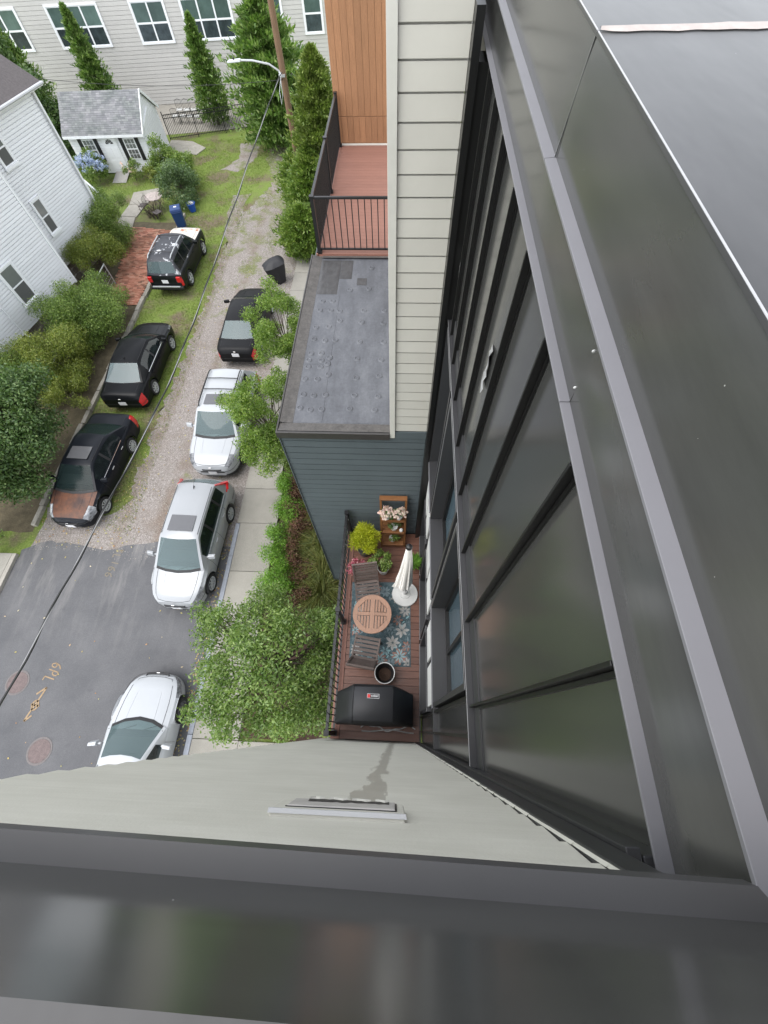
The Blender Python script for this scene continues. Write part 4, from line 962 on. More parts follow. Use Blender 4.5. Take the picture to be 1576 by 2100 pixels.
def wheel_meshes(r, wd, spokes, rim):
    key = (r, spokes, rim.name)
    if key in WHEELS: return WHEELS[key]
    ri = r*.68
    ty = MB().lathe([(ri,-wd/2+.01),(r-.03,-wd/2),(r-.006,-wd/2+.03),(r,-wd/4),(r,wd/4),(r-.006,wd/2-.03),(r-.03,wd/2),(ri,wd/2-.01)], (0,0,0), 26, 'y', False)
    rm = MB().lathe([(ri,wd/2-.03),(ri,wd/2-.004),(ri-.02,wd/2-.008),(ri-.035,wd/2-.05)], (0,0,0), 26, 'y', False)
    for k in range(spokes):
        a = 2*math.pi*k/spokes; d = Vector((math.cos(a),0,math.sin(a)))
        rm.bar(d*.03+Vector((0,wd/2-.016,0)), d*(ri-.012)+Vector((0,wd/2-.012,0)), .035 if spokes > 7 else .055, .025, up=(0,1,0))
    rm.lathe([(.065,wd/2-.03),(.06,wd/2-.004),(.001,wd/2)], (0,0,0), 12, 'y', False)
    back = MB().lathe([(ri-.036,wd/2-.056),(.0012,wd/2-.058)], (0,0,0), 20, 'y', False)
    WHEELS[key] = (ty.mesh('tyre', True), rm.mesh('rim', True), back.mesh('brake_disc')); return WHEELS[key]
def car(name, label, loc, head, S, group='cars parked along the drive'):
    T = Thing(name, label, 'car', (loc[0],loc[1],0), head, group)
    L, W, wb, fo, rw = S['L'], S['W']/2, S['wb'], S['fo'], S['rw']
    xf = L/2; ax = (xf-fo, xf-fo-wb); ra = rw+.055; sill = S.get('sill',.24)
    paint = S['paint']
    tp = S['top']                      # (distance from nose, z)
    def zt(x): return float(np.interp(xf-x, [p[0] for p in tp], [p[1] for p in tp]))
    nr, rrx = S.get('nose',.62), S.get('tail',.80)
    def hw(x):
        d = xf-x; e = L-d
        k = np.interp(d, [0,.05,.15,.35,.7,1.1], [nr,nr+(1-nr)*.34,nr+(1-nr)*.57,nr+(1-nr)*.81,nr+(1-nr)*.95,1])
        k2 = np.interp(e, [0,.05,.15,.35,.8], [rrx,rrx+.07,rrx+.12,.97,1]); return W*min(k,k2)
    st = {0,.03,.09,.18,.3,.45,.65,.9,L,L-.03,L-.09,L-.18,L-.32,L-.5,L-.75,S['ws0'],S['rr0'],L*.45,L*.55}
    for a in ax:
        for k in range(9): st.add(round(xf-a-ra*math.cos(math.pi*k/8),4))
        st.add(xf-a-ra-.006); st.add(xf-a+ra+.006)
    st = sorted(d for d in st if 0 <= d <= L); out = [st[0]]
    for d in st[1:]:
        if d-out[-1] > .004: out.append(d)
    st = out
    def zb(x):
        for a in ax:
            if abs(x-a) <= ra+.001: return rw+math.sqrt(max(0,ra*ra-(x-a)**2))
        d = xf-x; e = L-d; return sill + max(0,.16-d)*.55 + max(0,.2-e)*.7
    cr = S.get('crown',.03); secs = []
    NJ = 8
    for d in st:
        x = xf-d; w_, z1, z0 = hw(x), zt(x), zb(x)
        sh = S.get('shoulder',.05); zm = z0+(z1-z0)*.60; zl = z0+(z1-z0)*.25
        half = [(0,z1+cr),(.42*w_,z1+cr*.85),(.74*w_,z1+cr*.3),(.90*w_,z1-sh*.45),(.965*w_,z1-sh*1.5),(w_,zm),(.988*w_,zl),(.955*w_,z0)]
        secs.append([(x,y,z) for y,z in half])
    groups = {}
    def put(g, P, flip=False):
        mb = groups.setdefault(g, MB()); mb.add(P, [tuple(range(len(P)))[::-1] if flip else tuple(range(len(P)))])
    hood_d0, hood_d1 = S.get('hood',(.12,S['ws0']))
    hl0, hl1, tl = S.get('hl',(.10,.62,))[0], S.get('hl',(.10,.62))[1], S.get('tl',.32)
    for i in range(len(st)-1):
        d = (st[i]+st[i+1])/2; e = L-d
        for j in range(NJ-1):
            q = [secs[i][j],secs[i][j+1],secs[i+1][j+1],secs[i+1][j]]
            g = 'body'
            if j <= 2 and hood_d0 < d < hood_d1: g = 'hood'
            if hl0 < d < hl1 and j in S.get('hlj',(3,)): g = 'headlight'
            if e < tl and j in S.get('tlj',(4,)): g = 'taillight'
            if S.get('cladding') and j >= 6: g = 'cladding'
            for s_ in (1,-1):
                gg = g+('R' if s_ < 0 else 'L') if g in ('headlight','taillight') else g
                put(gg, [(p[0],p[1]*s_,p[2]) for p in q], s_ < 0)
    for idx, fl in ((0,True),(len(st)-1,False)):
        s0 = secs[idx]; 
        for j in range(NJ-1):
            P = [(s0[j][0],s0[j][1],s0[j][2]),(s0[j+1][0],s0[j+1][1],s0[j+1][2]),(s0[j+1][0],-s0[j+1][1],s0[j+1][2]),(s0[j][0],-s0[j][1],s0[j][2])]
            if j == 0: P = [P[0],P[1],P[2]]
            gname = 'body'
            if fl and j in S.get('grille_j',(3,4)): gname = 'grille'
            if not fl and j in S.get('tail_j',()): gname = 'taillight_bar'
            put(gname, P, not fl)
    # cabin
    hr, wr = S['h'], S['wr']; ws0, ws1, rr1, rr0 = S['ws0'],S['ws1'],S['rr1'],S['rr0']; pil = S['pillars']; bowf, bowr = S.get('bow',(.16,.10))
    cs = [ws0,ws0+.07]+[ws0+(ws1-ws0)*t for t in (.3,.5,.7,.85)]+[ws1-.03,ws1+.05]
    for p in pil: cs += [p-.045,p+.045]
    cs += [ws1+(rr1-ws1)*t for t in (.35,.7)]+[rr1-.05,rr1+.03]+[rr1+(rr0-rr1)*t for t in (.3,.55,.8)]+[rr0-.04,rr0]
    cs = sorted(set(round(c,3) for c in cs)); csec = []
    for d in cs:
        x = xf-d; zbelt = zt(x)
        if ws1 < d < rr1: zbelt = max(zbelt, S.get('belt',0))
        f = np.interp(d, [ws0,ws0+(ws1-ws0)*.5,ws1,ws1+.5,(ws1+rr1)/2,rr1-.35,rr1,rr0], [zt(xf-ws0)+.01, zt(xf-ws0)+(hr-.03-zt(xf-ws0))*.53, hr-.035, hr-.006, hr, hr-.012, hr-.05, zt(xf-rr0)+.01])
        t = max(0.0, min(1.0, (f-zbelt)/(hr-zbelt))); wbase = hw(x)
        wt = wbase*.90*(1-t)+wr*t; k = 1-.0
        pts = [(wbase*.935, zbelt-.045),(wbase*.925-(wbase*.925-wt)*.10*t, zbelt-.01+(f-zbelt)*.06),(wt+(wbase*.925-wt)*.14, zbelt+(f-.03-zbelt)*.88),(wt, f-.025*t),(wt*.90, f),(wt*.5, f+.022*t),(0, f+.03*t)]
        bf = max(0, 1-(d-ws0)/(ws1-ws0)*.6)*bowf if d < ws1+.3 else 0
        if ws1 <= d < ws1+.3: bf = .4*bowf*(1-(d-ws1)/.3)
        br = 0
        if d > rr1: br = (.4+.6*(d-rr1)/(rr0-rr1))*bowr
        elif d > rr1-.3: br = .4*bowr*(1-(rr1-d)/.3)
        csec.append([(x+(bf-br)*(1-(y/max(wt,.01))**2 if y < wt else 0), y, z) for y,z in pts])
    for i in range(len(cs)-1):
        d = (cs[i]+cs[i+1])/2
        for j in range(6):
            g = 'roof'
            if d < ws1-.02:
                if j in (4,5): g = 'windshield' if d > ws0+.05 else 'cowl'
                elif j == 1 and d > ws0+(ws1-ws0)*.45: g = 'sw0'
            elif d > rr1+.03 and j in (4,5) and d < rr0-.03: g = 'rear_window'
            elif j == 1:
                k = sum(1 for p in pil if d > p); inp = any(abs(d-p) < .05 for p in pil)
                if d < S.get('sw_end', rr1): g = 'sw%d' % k if not inp else 'pillar%d' % min(range(len(pil)), key=lambda q: abs(pil[q]-d))
            for s_ in (1,-1):
                gg = g+('R' if s_ < 0 else 'L') if g.startswith(('sw','pillar')) else g
                q = [csec[i][j],csec[i+1][j],csec[i+1][j+1],csec[i][j+1]]
                put(gg, [(p[0],p[1]*s_,p[2]) for p in q], s_ > 0)
    mats = {'body':paint,'hood':S.get('hoodmat',paint),'roof':S.get('roofmat',paint),'windshield':S.get('wsmat',m_gl_w),'rear_window':S.get('rwmat',m_gl_w),'cowl':m_plast,'grille':m_plast,'taillight_bar':m_red,'cladding':m_plast,'pillar':m_plast}
    def weld(mb):
        bm = bmesh.new(); vs_ = [bm.verts.new(p) for p in mb.v]
        for f in mb.f:
            try: bm.faces.new([vs_[i] for i in f])
            except ValueError: pass
        bmesh.ops.remove_doubles(bm, verts=bm.verts[:], dist=.0006); bmesh.ops.dissolve_degenerate(bm, edges=bm.edges[:], dist=.0004)
        bmesh.ops.recalc_face_normals(bm, faces=bm.faces[:]) if False else None
        me = bpy.data.meshes.new('car_panel'); bm.to_mesh(me); bm.free()
        me.polygons.foreach_set('use_smooth', [True]*len(me.polygons)); me.set_sharp_from_angle(angle=R(42)); return me
    labels = S.get('labels', {})
    body = None
    for g in sorted(groups, key=lambda q: q != 'body'):
        nm = 'pillar' if g.startswith('pillar') else 'headlight' if g.startswith('headlight') else 'taillight' if g.startswith('taillight') else 'side_window' if g.startswith('sw') else g
        mt = m_clear if nm == 'headlight' else m_red if nm == 'taillight' else m_gl_d if nm == 'side_window' else m_plast if nm == 'pillar' else mats[g]
        o = T.part(nm, weld(groups[g]), mt, world=False, label=labels.get(nm))
        if g == 'body': body = o
    # cabin interior seen through the glass
    def zin(d): return zt(xf-d)+cr+.012
    fl = MB(); dd = np.linspace(ws0+.06, rr0-.06, 9)
    V_ = [(xf-d, s_*hw(xf-d)*.84, zin(d)) for d in dd for s_ in (-1,1)]
    fl.add(V_, [(2*k,2*k+2,2*k+3,2*k+1)[::-1] for k in range(len(dd)-1)]); T.part('cabin_floor', fl, m_plast, world=False)
    fs_ = ws1+.42; rs_ = min(rr1-.30, ws1+1.32)
    for ds, nm_ in ((fs_, 'front_seat'), (rs_, 'rear_seat')):
        for s_ in (1,-1):
            zb_ = zin(ds)-.02; T.part(nm_, MB().cbox((xf-ds, s_*W*.40, zb_+.10),(.16,W*.50,.24),0,0,R(-14)).cbox((xf-ds-.05, s_*W*.40, zb_+.29),(.08,.24,.15),0,0,R(-14)), m_seat, world=False, bevel=.03)
    T.part('dashboard', MB().cbox((xf-ws0-.42,0,zin(ws0+.4)+.02),(.42,W*1.5,.05)), m_dash, world=False, bevel=.02)
    T.part('inside_mirror', MB().cbox((xf-ws1+.06,0,hr-.14),(.03,.22,.07)), m_plast, world=False)
    # wheels and wells
    ty, rm, bk = wheel_meshes(rw, .21, S.get('spokes',9), S.get('rim',m_rimA))
    for a in ax:
        for s_ in (1,-1):
            w_ = T.inst('wheel', ty, (a, s_*(W-.125), rw), 0 if s_ > 0 else math.pi, m_tyre, world=False)
            T.inst('rim', rm, (0,0,0), 0, S.get('rim',m_rimA), w_, world=False); T.inst('brake_disc', bk, (0,0,0), 0, m_plast, w_, world=False)
    T.part('underbody', MB().box((-L/2+.2,-W+.30,.20),(L/2-.2,W-.30,.52)).box((ax[1]+ra+.02,-W+.06,.22),(ax[0]-ra-.02,W-.06,.42)), m_under, world=False)
    # mirrors, handles, plates, seams, wipers
    mx = xf-ws0-.42; mz = zt(mx)+.10
    for s_ in (1,-1):
        y0 = hw(mx)*.93*s_; y1 = (hw(mx)+.22)*s_
        mb = MB().add([(mx+.09,y0+.06*s_,mz-.05),(mx-.06,y0+.06*s_,mz-.05),(mx-.06,y0+.06*s_,mz+.08),(mx+.04,y0+.06*s_,mz+.09),(mx+.05,y1,mz-.04),(mx-.08,y1,mz-.05),(mx-.08,y1,mz+.08),(mx-.0,y1,mz+.08)],
            [(0,1,2,3),(7,6,5,4),(0,4,5,1),(1,5,6,2),(2,6,7,3),(3,7,4,0)]).bar((mx,y0-.02*s_,mz-.03),(mx,y0+.09*s_,mz-.01),.06,.04)
        T.part('mirror', mb, S.get('mirmat',paint), world=False, bevel=.02)
    for p in S['doors'][1:]:
        x = xf-p+.22; z = zt(x)-S.get('shoulder',.05)*2.2-.05
        for s_ in (1,-1): T.part('door_handle', MB().cbox((x, s_*(hw(x)*.985+.012), z), (.17,.035,.03)), S.get('hanmat',paint), world=False, bevel=.008)
    for p in S['doors']:
        x = xf-p; w_ = hw(x); z1, z0 = zt(x), zb(x); sh = S.get('shoulder',.05)
        for s_ in (1,-1):
            T.part('door_seam', MB().tube([(x,.945*w_*s_,z1-sh*.9),(x,.967*w_*s_,z1-sh*1.5),(x,1.001*w_*s_,z0+(z1-z0)*.6),(x,.989*w_*s_,z0+(z1-z0)*.25),(x,.957*w_*s_,max(z0,.28)+.02)], .005, 4), m_plast, world=False)
    if S.get('belt_trim'):
        for s_ in (1,-1):
            pts = [(xf-d, (hw(xf-d)*.937)*s_, zt(xf-d)-.02) for d in np.linspace(ws0+.45, S.get('sw_end',rr1), 9)]
            T.part('belt_trim', MB().tube(pts, .014, 5), S['belt_trim'], world=False)
    for side, xe, sg in (('f',xf,1),('r',-xf,-1)):
        z = S.get('plate_f',.42) if side == 'f' else S.get('plate_r',.72)
        T.part('license_plate', MB().cbox((xe+sg*.012,0,z),(.015,.31,.16)), m_plate, world=False)
        T.part('bumper_seam', MB().tube([(xe-sg*d, s_*hw(xe-sg*d)*1.002, S.get('bz',.56)) for s_,ds in ((-1,(.5,.3,.15,.06,.0)),(1,(.0,.06,.15,.3,.5))) for d in ds], .007, 4), m_plast, world=False)
    # shut lines: hood, roof ditch, trunk
    def line(name, ds, f, r0=.006): T.part(name, MB().tube([(xf-d, f(xf-d), zt(xf-d)+cr*.32+.001) for d in ds], r0, 4), m_plast, world=False)
    for s_ in (1,-1):
        line('hood_seam', np.linspace(.16, ws0+.02, 7), lambda x: s_*.742*hw(x))
        if rr0 < L-.35: line('trunk_seam', np.linspace(rr0+.03, L-.12, 4), lambda x: s_*.742*hw(x))
        T.part('roof_seam', MB().tube([(xf-d, s_*wr*.955, hr-.012) for d in np.linspace(ws1+.1, rr1-.1, 5)], .008, 4), m_plast, world=False)
    xh = xf-.16; T.part('hood_seam', MB().tube([(xh,-.742*hw(xh),zt(xh)+cr*.32),(xh+.05,-.4*hw(xh),zt(xh+.05)+cr*.9),(xh+.06,0,zt(xh+.06)+cr),(xh+.05,.4*hw(xh),zt(xh+.05)+cr*.9),(xh,.742*hw(xh),zt(xh)+cr*.32)], .008, 4), m_plast, world=False)
    for s_ in (1,-1): T.part('hood_crease', MB().tube([(xf-d, s_*.45*hw(xf-d)*(1-.10*(ws0-d)), zt(xf-d)+cr*.80) for d in np.linspace(.35, ws0-.08, 5)], [.002,.007,.009,.008,.003], 6), S.get('hoodmat',paint), world=False, smooth=True)
    xg = xf-.045; zg = (zt(xg)+S.get('bz',.56))/2
    T.part('grille', MB().tube([(xf-.10,-.60*hw(xf-.1),zg+.03),(xf-.012,-.35*W,zg+.01),(xf+.004,0,zg),(xf-.012,.35*W,zg+.01),(xf-.10,.60*hw(xf-.1),zg+.03)], [.012,.03,.035,.03,.012], 8), m_plast, world=False, smooth=True)
    T.part('lower_intake', MB().tube([(xf-.10,-.55*W,.36),(xf-.03,-.3*W,.34),(xf-.015,0,.34),(xf-.03,.3*W,.34),(xf-.10,.55*W,.36)], [.015,.035,.04,.035,.015], 8), m_plast, world=False, smooth=True)
    if S.get('pillar_lights'):
        for s_ in (1,-1): T.part('taillight', MB().tube([(xf-rr1-.02,s_*(wr+.015),hr-.10),(xf-rr1-.22,s_*(wr+.09),hr-.32),(xf-rr0+.02,s_*hw(xf-rr0)*.93,zt(xf-rr0)+.05),(xf-rr0+.22,s_*hw(xf-rr0+.22)*.965,zt(xf-rr0)-.10)], [.03,.055,.07,.04], 6), m_red, world=False, smooth=True)
    zc = zt(xf-ws0); wp_ = MB()
    for y0,y1 in ((-.62*W,-.02*W),(.02*W,.70*W)):
        wp_.tube([(xf-ws0+.05,y0,zc+.035),(xf-ws0-.14,y1*.9,zc+.115)], .012, 4)
    T.part('wipers', wp_, m_plast, world=False)
    if 'sunroof' in S:
        a, b_ = S['sunroof']; mb = MB(); n = 8; V = []; ys = np.linspace(-1,1,n+1)*wr*.66
        for d in (a,b_): 
            for y in ys: V.append((xf-d, y, hr+.018+.012*(1-(y/wr)**2)*1.6-.02*abs(d-(a+b_)/2)*0))
        mb.add(V, [(k,n+1+k,n+2+k,k+1) for k in range(n)]); T.part('sunroof', mb, m_sun, world=False, smooth=True)
    if S.get('rails'):
        for s_ in (1,-1):
            pts = [(xf-ws1-.15,s_*wr*.90,hr-.0),(xf-ws1-.3,s_*wr*.91,hr+.065),(xf-(ws1+rr1)/2,s_*wr*.91,hr+.085),(xf-rr1+.2,s_*wr*.90,hr+.06),(xf-rr1+.05,s_*wr*.89,hr-.0)]
            T.part('roof_rail', MB().tube(pts, .022, 6), S['rails'], world=False)
        for t in S.get('bars',()):
            x = xf-(ws1+(rr1-ws1)*t); T.part('cross_bar', MB().tube([(x,-wr*.91,hr+.08),(x,0,hr+.095),(x,wr*.91,hr+.08)], .02, 6), m_plast, world=False)
    if S.get('antenna'):
        x = xf-rr1+.18; T.part('antenna', MB().add([(x+.06,0,hr+.01),(x-.06,.025,hr+.01),(x-.06,-.025,hr+.01),(x-.06,0,hr+.07)], [(0,1,3),(0,3,2),(1,2,3)]).tube([(x-.04,0,hr+.04),(x-.30,0,hr+.16)], .005, 4), m_plast, world=False)
    if S.get('badge'): 
        xe = xf if S['badge'] == 'f' else -xf; sg = 1 if xe > 0 else -1
        T.part('emblem', MB().cbox((xe+sg*.008,0,S.get('badge_z',.80)),(.02,.10,.05)), m_chrome, world=False, bevel=.006)
    return T, xf, hw, zt
PB = lambda n,c,**k: M(n, c, k.pop('rough',.28), var=.03, scale=.8, coat=k.pop('coat',.5), **k)
p_black = PB('black_car_paint', (.006,.0065,.0075), coat=.03, ior=1.22); p_black2 = PB('faded_black_paint', (.011,.011,.012), rough=.4, coat=.02, ior=1.22); p_blue = PB('blue_black_paint', (.008,.0095,.013), coat=.04, ior=1.25)
p_white = PB('white_car_paint', (.40,.415,.43), coat=.25); p_silver = PB('silver_car_paint', (.32,.33,.34), coat=.25, metal=.15); p_jeep = PB('green_black_paint', (.007,.009,.0085), rough=.35, coat=.03, ior=1.25)
UPH, DNH = math.pi/2, -math.pi/2
# big black sedan, tail towards us
car('black_sedan', 'black four-door sedan with red tail lights parked on the grass strip', (-11.62,14.05), UPH+R(1),
  dict(L=5.0,W=1.85,wb=2.78,fo=1.02,rw=.335,h=1.46,wr=.60,paint=p_black,ws0=1.22,ws1=2.10,rr1=3.45,rr0=4.22,pillars=[2.62],sw_end=3.55,doors=[1.62,2.62,3.55],
   top=[(0,.58),(.1,.68),(.3,.76),(1.22,.93),(2.2,.96),(3.6,1.0),(4.22,1.02),(4.8,1.0),(4.93,.93),(5.0,.80)],hl=(.12,.62),tl=.30,tlj=(4,5),tail_j=(),belt_trim=m_chrome,spokes=8,antenna=True,badge='r',badge_z=.86,nose=.50,tail=.82,plate_r=.62,rwmat=m_gl_w,wsmat=m_gl_w2,labels={'rear_window':'pale reflective rear window'}))
# dark sedan with rusted hood, nose towards us
car('rusty_sedan', 'dark sedan with a rusted brown hood parked nearest the shrubs', (-11.62,8.40), DNH+R(-2),
  dict(L=4.82,W=1.82,wb=2.72,fo=.95,rw=.33,h=1.45,wr=.58,paint=p_blue,hoodmat=m_rust,ws0=1.18,ws1=2.02,rr1=3.30,rr0=4.10,pillars=[2.52],sw_end=3.45,doors=[1.55,2.52,3.42],hood=(.16,1.26),
   top=[(0,.50),(.1,.62),(.3,.73),(1.18,.93),(2.2,.95),(3.4,.98),(4.1,1.01),(4.64,1.0),(4.76,.93),(4.82,.8)],hl=(.14,.66),hlj=(2,3,4),tl=.38,tlj=(3,4,5),belt_trim=m_chrome,hanmat=m_chrome,spokes=10,sunroof=(2.18,2.72),badge='f',badge_z=.60,wsmat=m_gl_w2,rwmat=m_gl_w2,nose=.44,labels={'hood':'rusted brown hood'}))
# black sedan further up, tail towards us
car('black_sedan', 'black sedan half hidden by street trees behind the white SUV', (-7.36,16.75), UPH,
  dict(L=4.85,W=1.80,wb=2.74,fo=.98,rw=.33,h=1.45,wr=.58,paint=p_black2,ws0=1.18,ws1=2.02,rr1=3.36,rr0=4.12,pillars=[2.52],sw_end=3.4,doors=[1.55,2.52,3.42],
   top=[(0,.56),(.1,.66),(.3,.75),(1.18,.93),(2.2,.95),(3.4,.98),(4.12,1.01),(4.68,1.0),(4.79,.93),(4.85,.8)],hl=(.12,.6),tl=.34,tlj=(4,5),spokes=7,plate_r=.76,rwmat=m_gl_w,wsmat=m_gl_w2,badge='r',badge_z=.92))
# white SUV, nose towards us
suv = dict(L=4.85,W=1.92,wb=2.82,fo=.98,rw=.37,h=1.74,wr=.68,paint=p_white,ws0=1.30,ws1=2.05,rr1=4.15,rr0=4.62,pillars=[2.68,3.62],sw_end=4.1,doors=[1.62,2.68,3.62],sill=.30,
   top=[(0,.66),(.08,.84),(.25,.95),(.5,1.01),(1.3,1.10),(2.2,1.10),(4.2,1.12),(4.62,1.14),(4.78,1.05),(4.85,.85)],hl=(.08,.50),hlj=(2,3),tl=.28,tlj=(4,5),cladding=True,spokes=10,rim=m_rimB,sunroof=(2.28,2.78),rails=m_plast,bars=(.45,.72),badge='f',badge_z=.86,nose=.50,tail=.88,plate_f=.55,bz=.64,grille_j=(3,4))
car('white_suv', 'white SUV with roof rails parked on gravel beside the sidewalk', (-7.02,10.72), DNH, suv)
# silver crossover, nose towards us
car('silver_crossover', 'silver compact crossover with dark sunroof parked at the asphalt edge', (-6.98,5.45), DNH+R(-1.5),
  dict(L=4.52,W=1.82,wb=2.62,fo=.90,rw=.345,h=1.66,wr=.62,paint=p_silver,ws0=1.12,ws1=1.98,rr1=3.95,rr0=4.36,pillars=[2.48,3.40],sw_end=3.88,doors=[1.5,2.48,3.40],sill=.28,shoulder=.06,
   top=[(0,.56),(.08,.70),(.25,.83),(.5,.90),(1.12,1.03),(2.2,1.05),(3.6,1.10),(4.36,1.14),(4.46,1.04),(4.52,.85)],hl=(.12,.60),hlj=(3,4),tl=.50,tlj=(3,),spokes=9,sunroof=(2.16,2.72),badge='f',badge_z=.72,nose=.42,tail=.84,antenna=True,belt_trim=m_chrome,pillar_lights=True,plate_f=.45,grille_j=(3,4)))
# old black SUV at the top
JP, jx, jw, jz = car('old_black_suv', 'old black SUV with peeling white and orange hood near the blue bin', (-11.98,21.65), UPH,
  dict(L=4.5,W=1.78,wb=2.69,fo=.80,rw=.36,h=1.70,wr=.63,paint=p_jeep,hoodmat=m_peelw,roofmat=m_peelb,ws0=1.35,ws1=1.92,rr1=4.12,rr0=4.40,pillars=[2.42,3.30],sw_end=4.05,doors=[1.55,2.42,3.30],sill=.33,shoulder=.04,
   top=[(0,.92),(.08,.98),(.3,1.02),(1.35,1.08),(2.2,1.08),(4.3,1.08),(4.40,1.08),(4.46,1.0),(4.5,.85)],hl=(.04,.3),tl=.12,tlj=(4,5),spokes=5,rails=m_galv,bars=(.15,.8),nose=.84,tail=.90,rwmat=m_gl_w,wsmat=m_gl_w2,plate_r=.80,labels={'hood':'peeling white and orange hood','roof':'black roof with peeling paint'}))
JP.part('rear_bumper', MB().cbox((-jx-.05,0,.52),(.16,1.66,.14)), m_plast, world=False, bevel=.03)
JP.part('bumper_strip', MB().cbox((-jx-.10,0,.60),(.08,1.4,.03)), m_galv, world=False)
for s_ in (1,-1): JP.part('taillight', MB().cbox((-jx+.02,s_*.72,.90),(.10,.20,.26)), m_red, world=False, bevel=.02)
# white coupe cut by the near wall
car('white_coupe', 'white sports coupe with long hood, cut off by the beige siding wall', (-7.0,-1.02), UPH+R(0),
  dict(L=4.45,W=1.80,wb=2.57,fo=.92,rw=.33,h=1.30,wr=.55,paint=p_white,ws0=1.42,ws1=2.20,rr1=3.05,rr0=4.0,pillars=[2.95],sw_end=3.1,doors=[1.75,2.95],sill=.2,shoulder=.06,
   top=[(0,.44),(.08,.54),(.3,.65),(1.0,.79),(1.42,.86),(2.2,.88),(3.4,.93),(4.0,.97),(4.3,.95),(4.4,.88),(4.45,.72)],hl=(.12,.66),hlj=(3,4),tl=.3,tlj=(4,),spokes=10,rim=m_rimB,sunroof=(2.38,2.9),nose=.36,bow=(.26,.1),badge='f',badge_z=.54,crown=.045,hood=(.10,1.5)))

# ------------------------------------------------------------------ vegetation
G_mid = [(0.074,0.134,0.024),(0.121,0.198,0.037),(0.176,0.262,0.055),(0.27,0.339,0.099)]
G_dark = [(0.043,0.088,0.025),(0.07,0.135,0.039),(0.102,0.176,0.052),(0.174,0.243,0.092)]
G_blue = [(0.045,0.087,0.039),(0.075,0.131,0.052),(0.12,0.189,0.078),(0.18,0.246,0.117)]
G_yel = [(0.094,0.14,0.017),(0.15,0.201,0.028),(0.213,0.256,0.044),(0.288,0.305,0.077)]
G_con = [(.06,.125,.025),(.11,.195,.045),(.17,.265,.075),(.29,.37,.15)]
l_mid, l_dark, l_blue = LEAF('leaf_mid', G_mid), LEAF('leaf_dark', G_dark), LEAF('leaf_blue', G_blue)
l_horn = LEAF('leaf_hornbeam', [(.075,.12,.022),(.12,.175,.035),(.17,.23,.055),(.26,.31,.10)])
l_yel, l_con = LEAF('leaf_yellowgreen', G_yel), LEAF('leaf_conifer', G_con)
l_street = LEAF('leaf_street', [(.08,.15,.032),(.13,.21,.05),(.18,.265,.075),(.26,.34,.12)], .4, .3)
l_oak = LEAF('leaf_spring', [(.09,.165,.022),(.14,.23,.035),(.19,.285,.05),(.28,.35,.10)], .45, .35)
l_lime = LEAF('leaf_lime', [(.27,.31,.012),(.40,.43,.02),(.50,.52,.035),(.58,.58,.07)], .5, .3)
l_ever = LEAF('leaf_fresh', [(.07,.16,.015),(.11,.24,.02),(.16,.31,.03),(.22,.36,.06)], .5, .3)
l_brown = LEAF('leaf_brown', [(.05,.022,.014),(.09,.038,.024),(.13,.058,.034),(.12,.10,.035)], .7, .1)
l_reed = LEAF('leaf_reed', [(.07,.10,.018),(.11,.135,.028),(.15,.165,.04),(.22,.20,.06)], .6, .25)
m_bark = M('bark', (.075,.058,.044), .9, var=.3, scale=10, fine=40, bmp=.4)
def tree(name, label, cat, base, cl, mat, lsize, dens, trunk=None, asp=.5, group=None, limbs=True, align=.35, lift=.35, seed=0, tr=.06):
    T = Thing(name, label, cat, base, group=group); r = random.Random(seed)
    ctr = Vector(np.mean([c[:3] for c in cl],axis=0)); lowz = min(c[2]-c[5] for c in cl)
    mb = MB(); th = trunk or max(.2, lowz-base[2])
    top = Vector((base[0]+(ctr.x-base[0])*.5, base[1]+(ctr.y-base[1])*.5, base[2]+th))
    mb.tube([base, Vector(base).lerp(top,.5)+Vector((.02,.01,0)), top, (top+ctr)/2, ctr], [tr,tr*.85,tr*.75,tr*.5,tr*.2], 7)
    if limbs:
        for c in cl:
            c_ = Vector(c[:3]); s_ = top.lerp(ctr, r.uniform(0,.8)); mid = s_.lerp(c_,.5)+Vector((0,0,-.06))
            mb.tube([s_,mid,c_], [tr*.4,tr*.25,.006], 5)
    T.part('trunk', mb, m_bark, smooth=True)
    P, Nn = clump_pts(cl, dens); k = P[:,2] > base[2]+.02; P, Nn = P[k], Nn[k]
    T.part('crown', leaves('crown', P-np.array(base), Nn, lsize, asp, align, lift), mat, world=False, kind=None)
    return T
def conifer(name, label, base, h, rad, mat, n, size=.16, seed=0, group=None, prof=None, z0=.15):
    T = Thing(name, label, 'tree', base, group=group); r = np.random.default_rng(seed)
    T.part('trunk', MB().tube([base,(base[0],base[1],base[2]+h*.97)], [.09,.015], 7), m_bark)
    t = r.uniform(0,1,n)**.85; pf = prof or (lambda t: np.minimum(1,(1-t)*1.35)**.8*(.8+.2*np.minimum(1,t*6)))
    ang = r.uniform(0,2*math.pi,n); lob = 1+.30*np.sin(ang*5+t*37+seed)+.26*np.sin(ang*3-t*61)+.2*np.sin(t*95+ang*2)
    rr_ = rad*pf(t)*lob*(r.uniform(0,1,n)**.38)*(1+.12*r.normal(size=n))
    P = np.c_[np.cos(ang)*rr_, np.sin(ang)*rr_, z0+t*(h-z0)+rr_*.12]
    D = np.c_[np.cos(ang)*.9, np.sin(ang)*.9, .75+.5*r.normal(size=n)]; D = unit(D+r.normal(size=(n,3))*.35)
    T.part('crown', blades('crown', P, D, size, size*.42), mat, world=False); return T
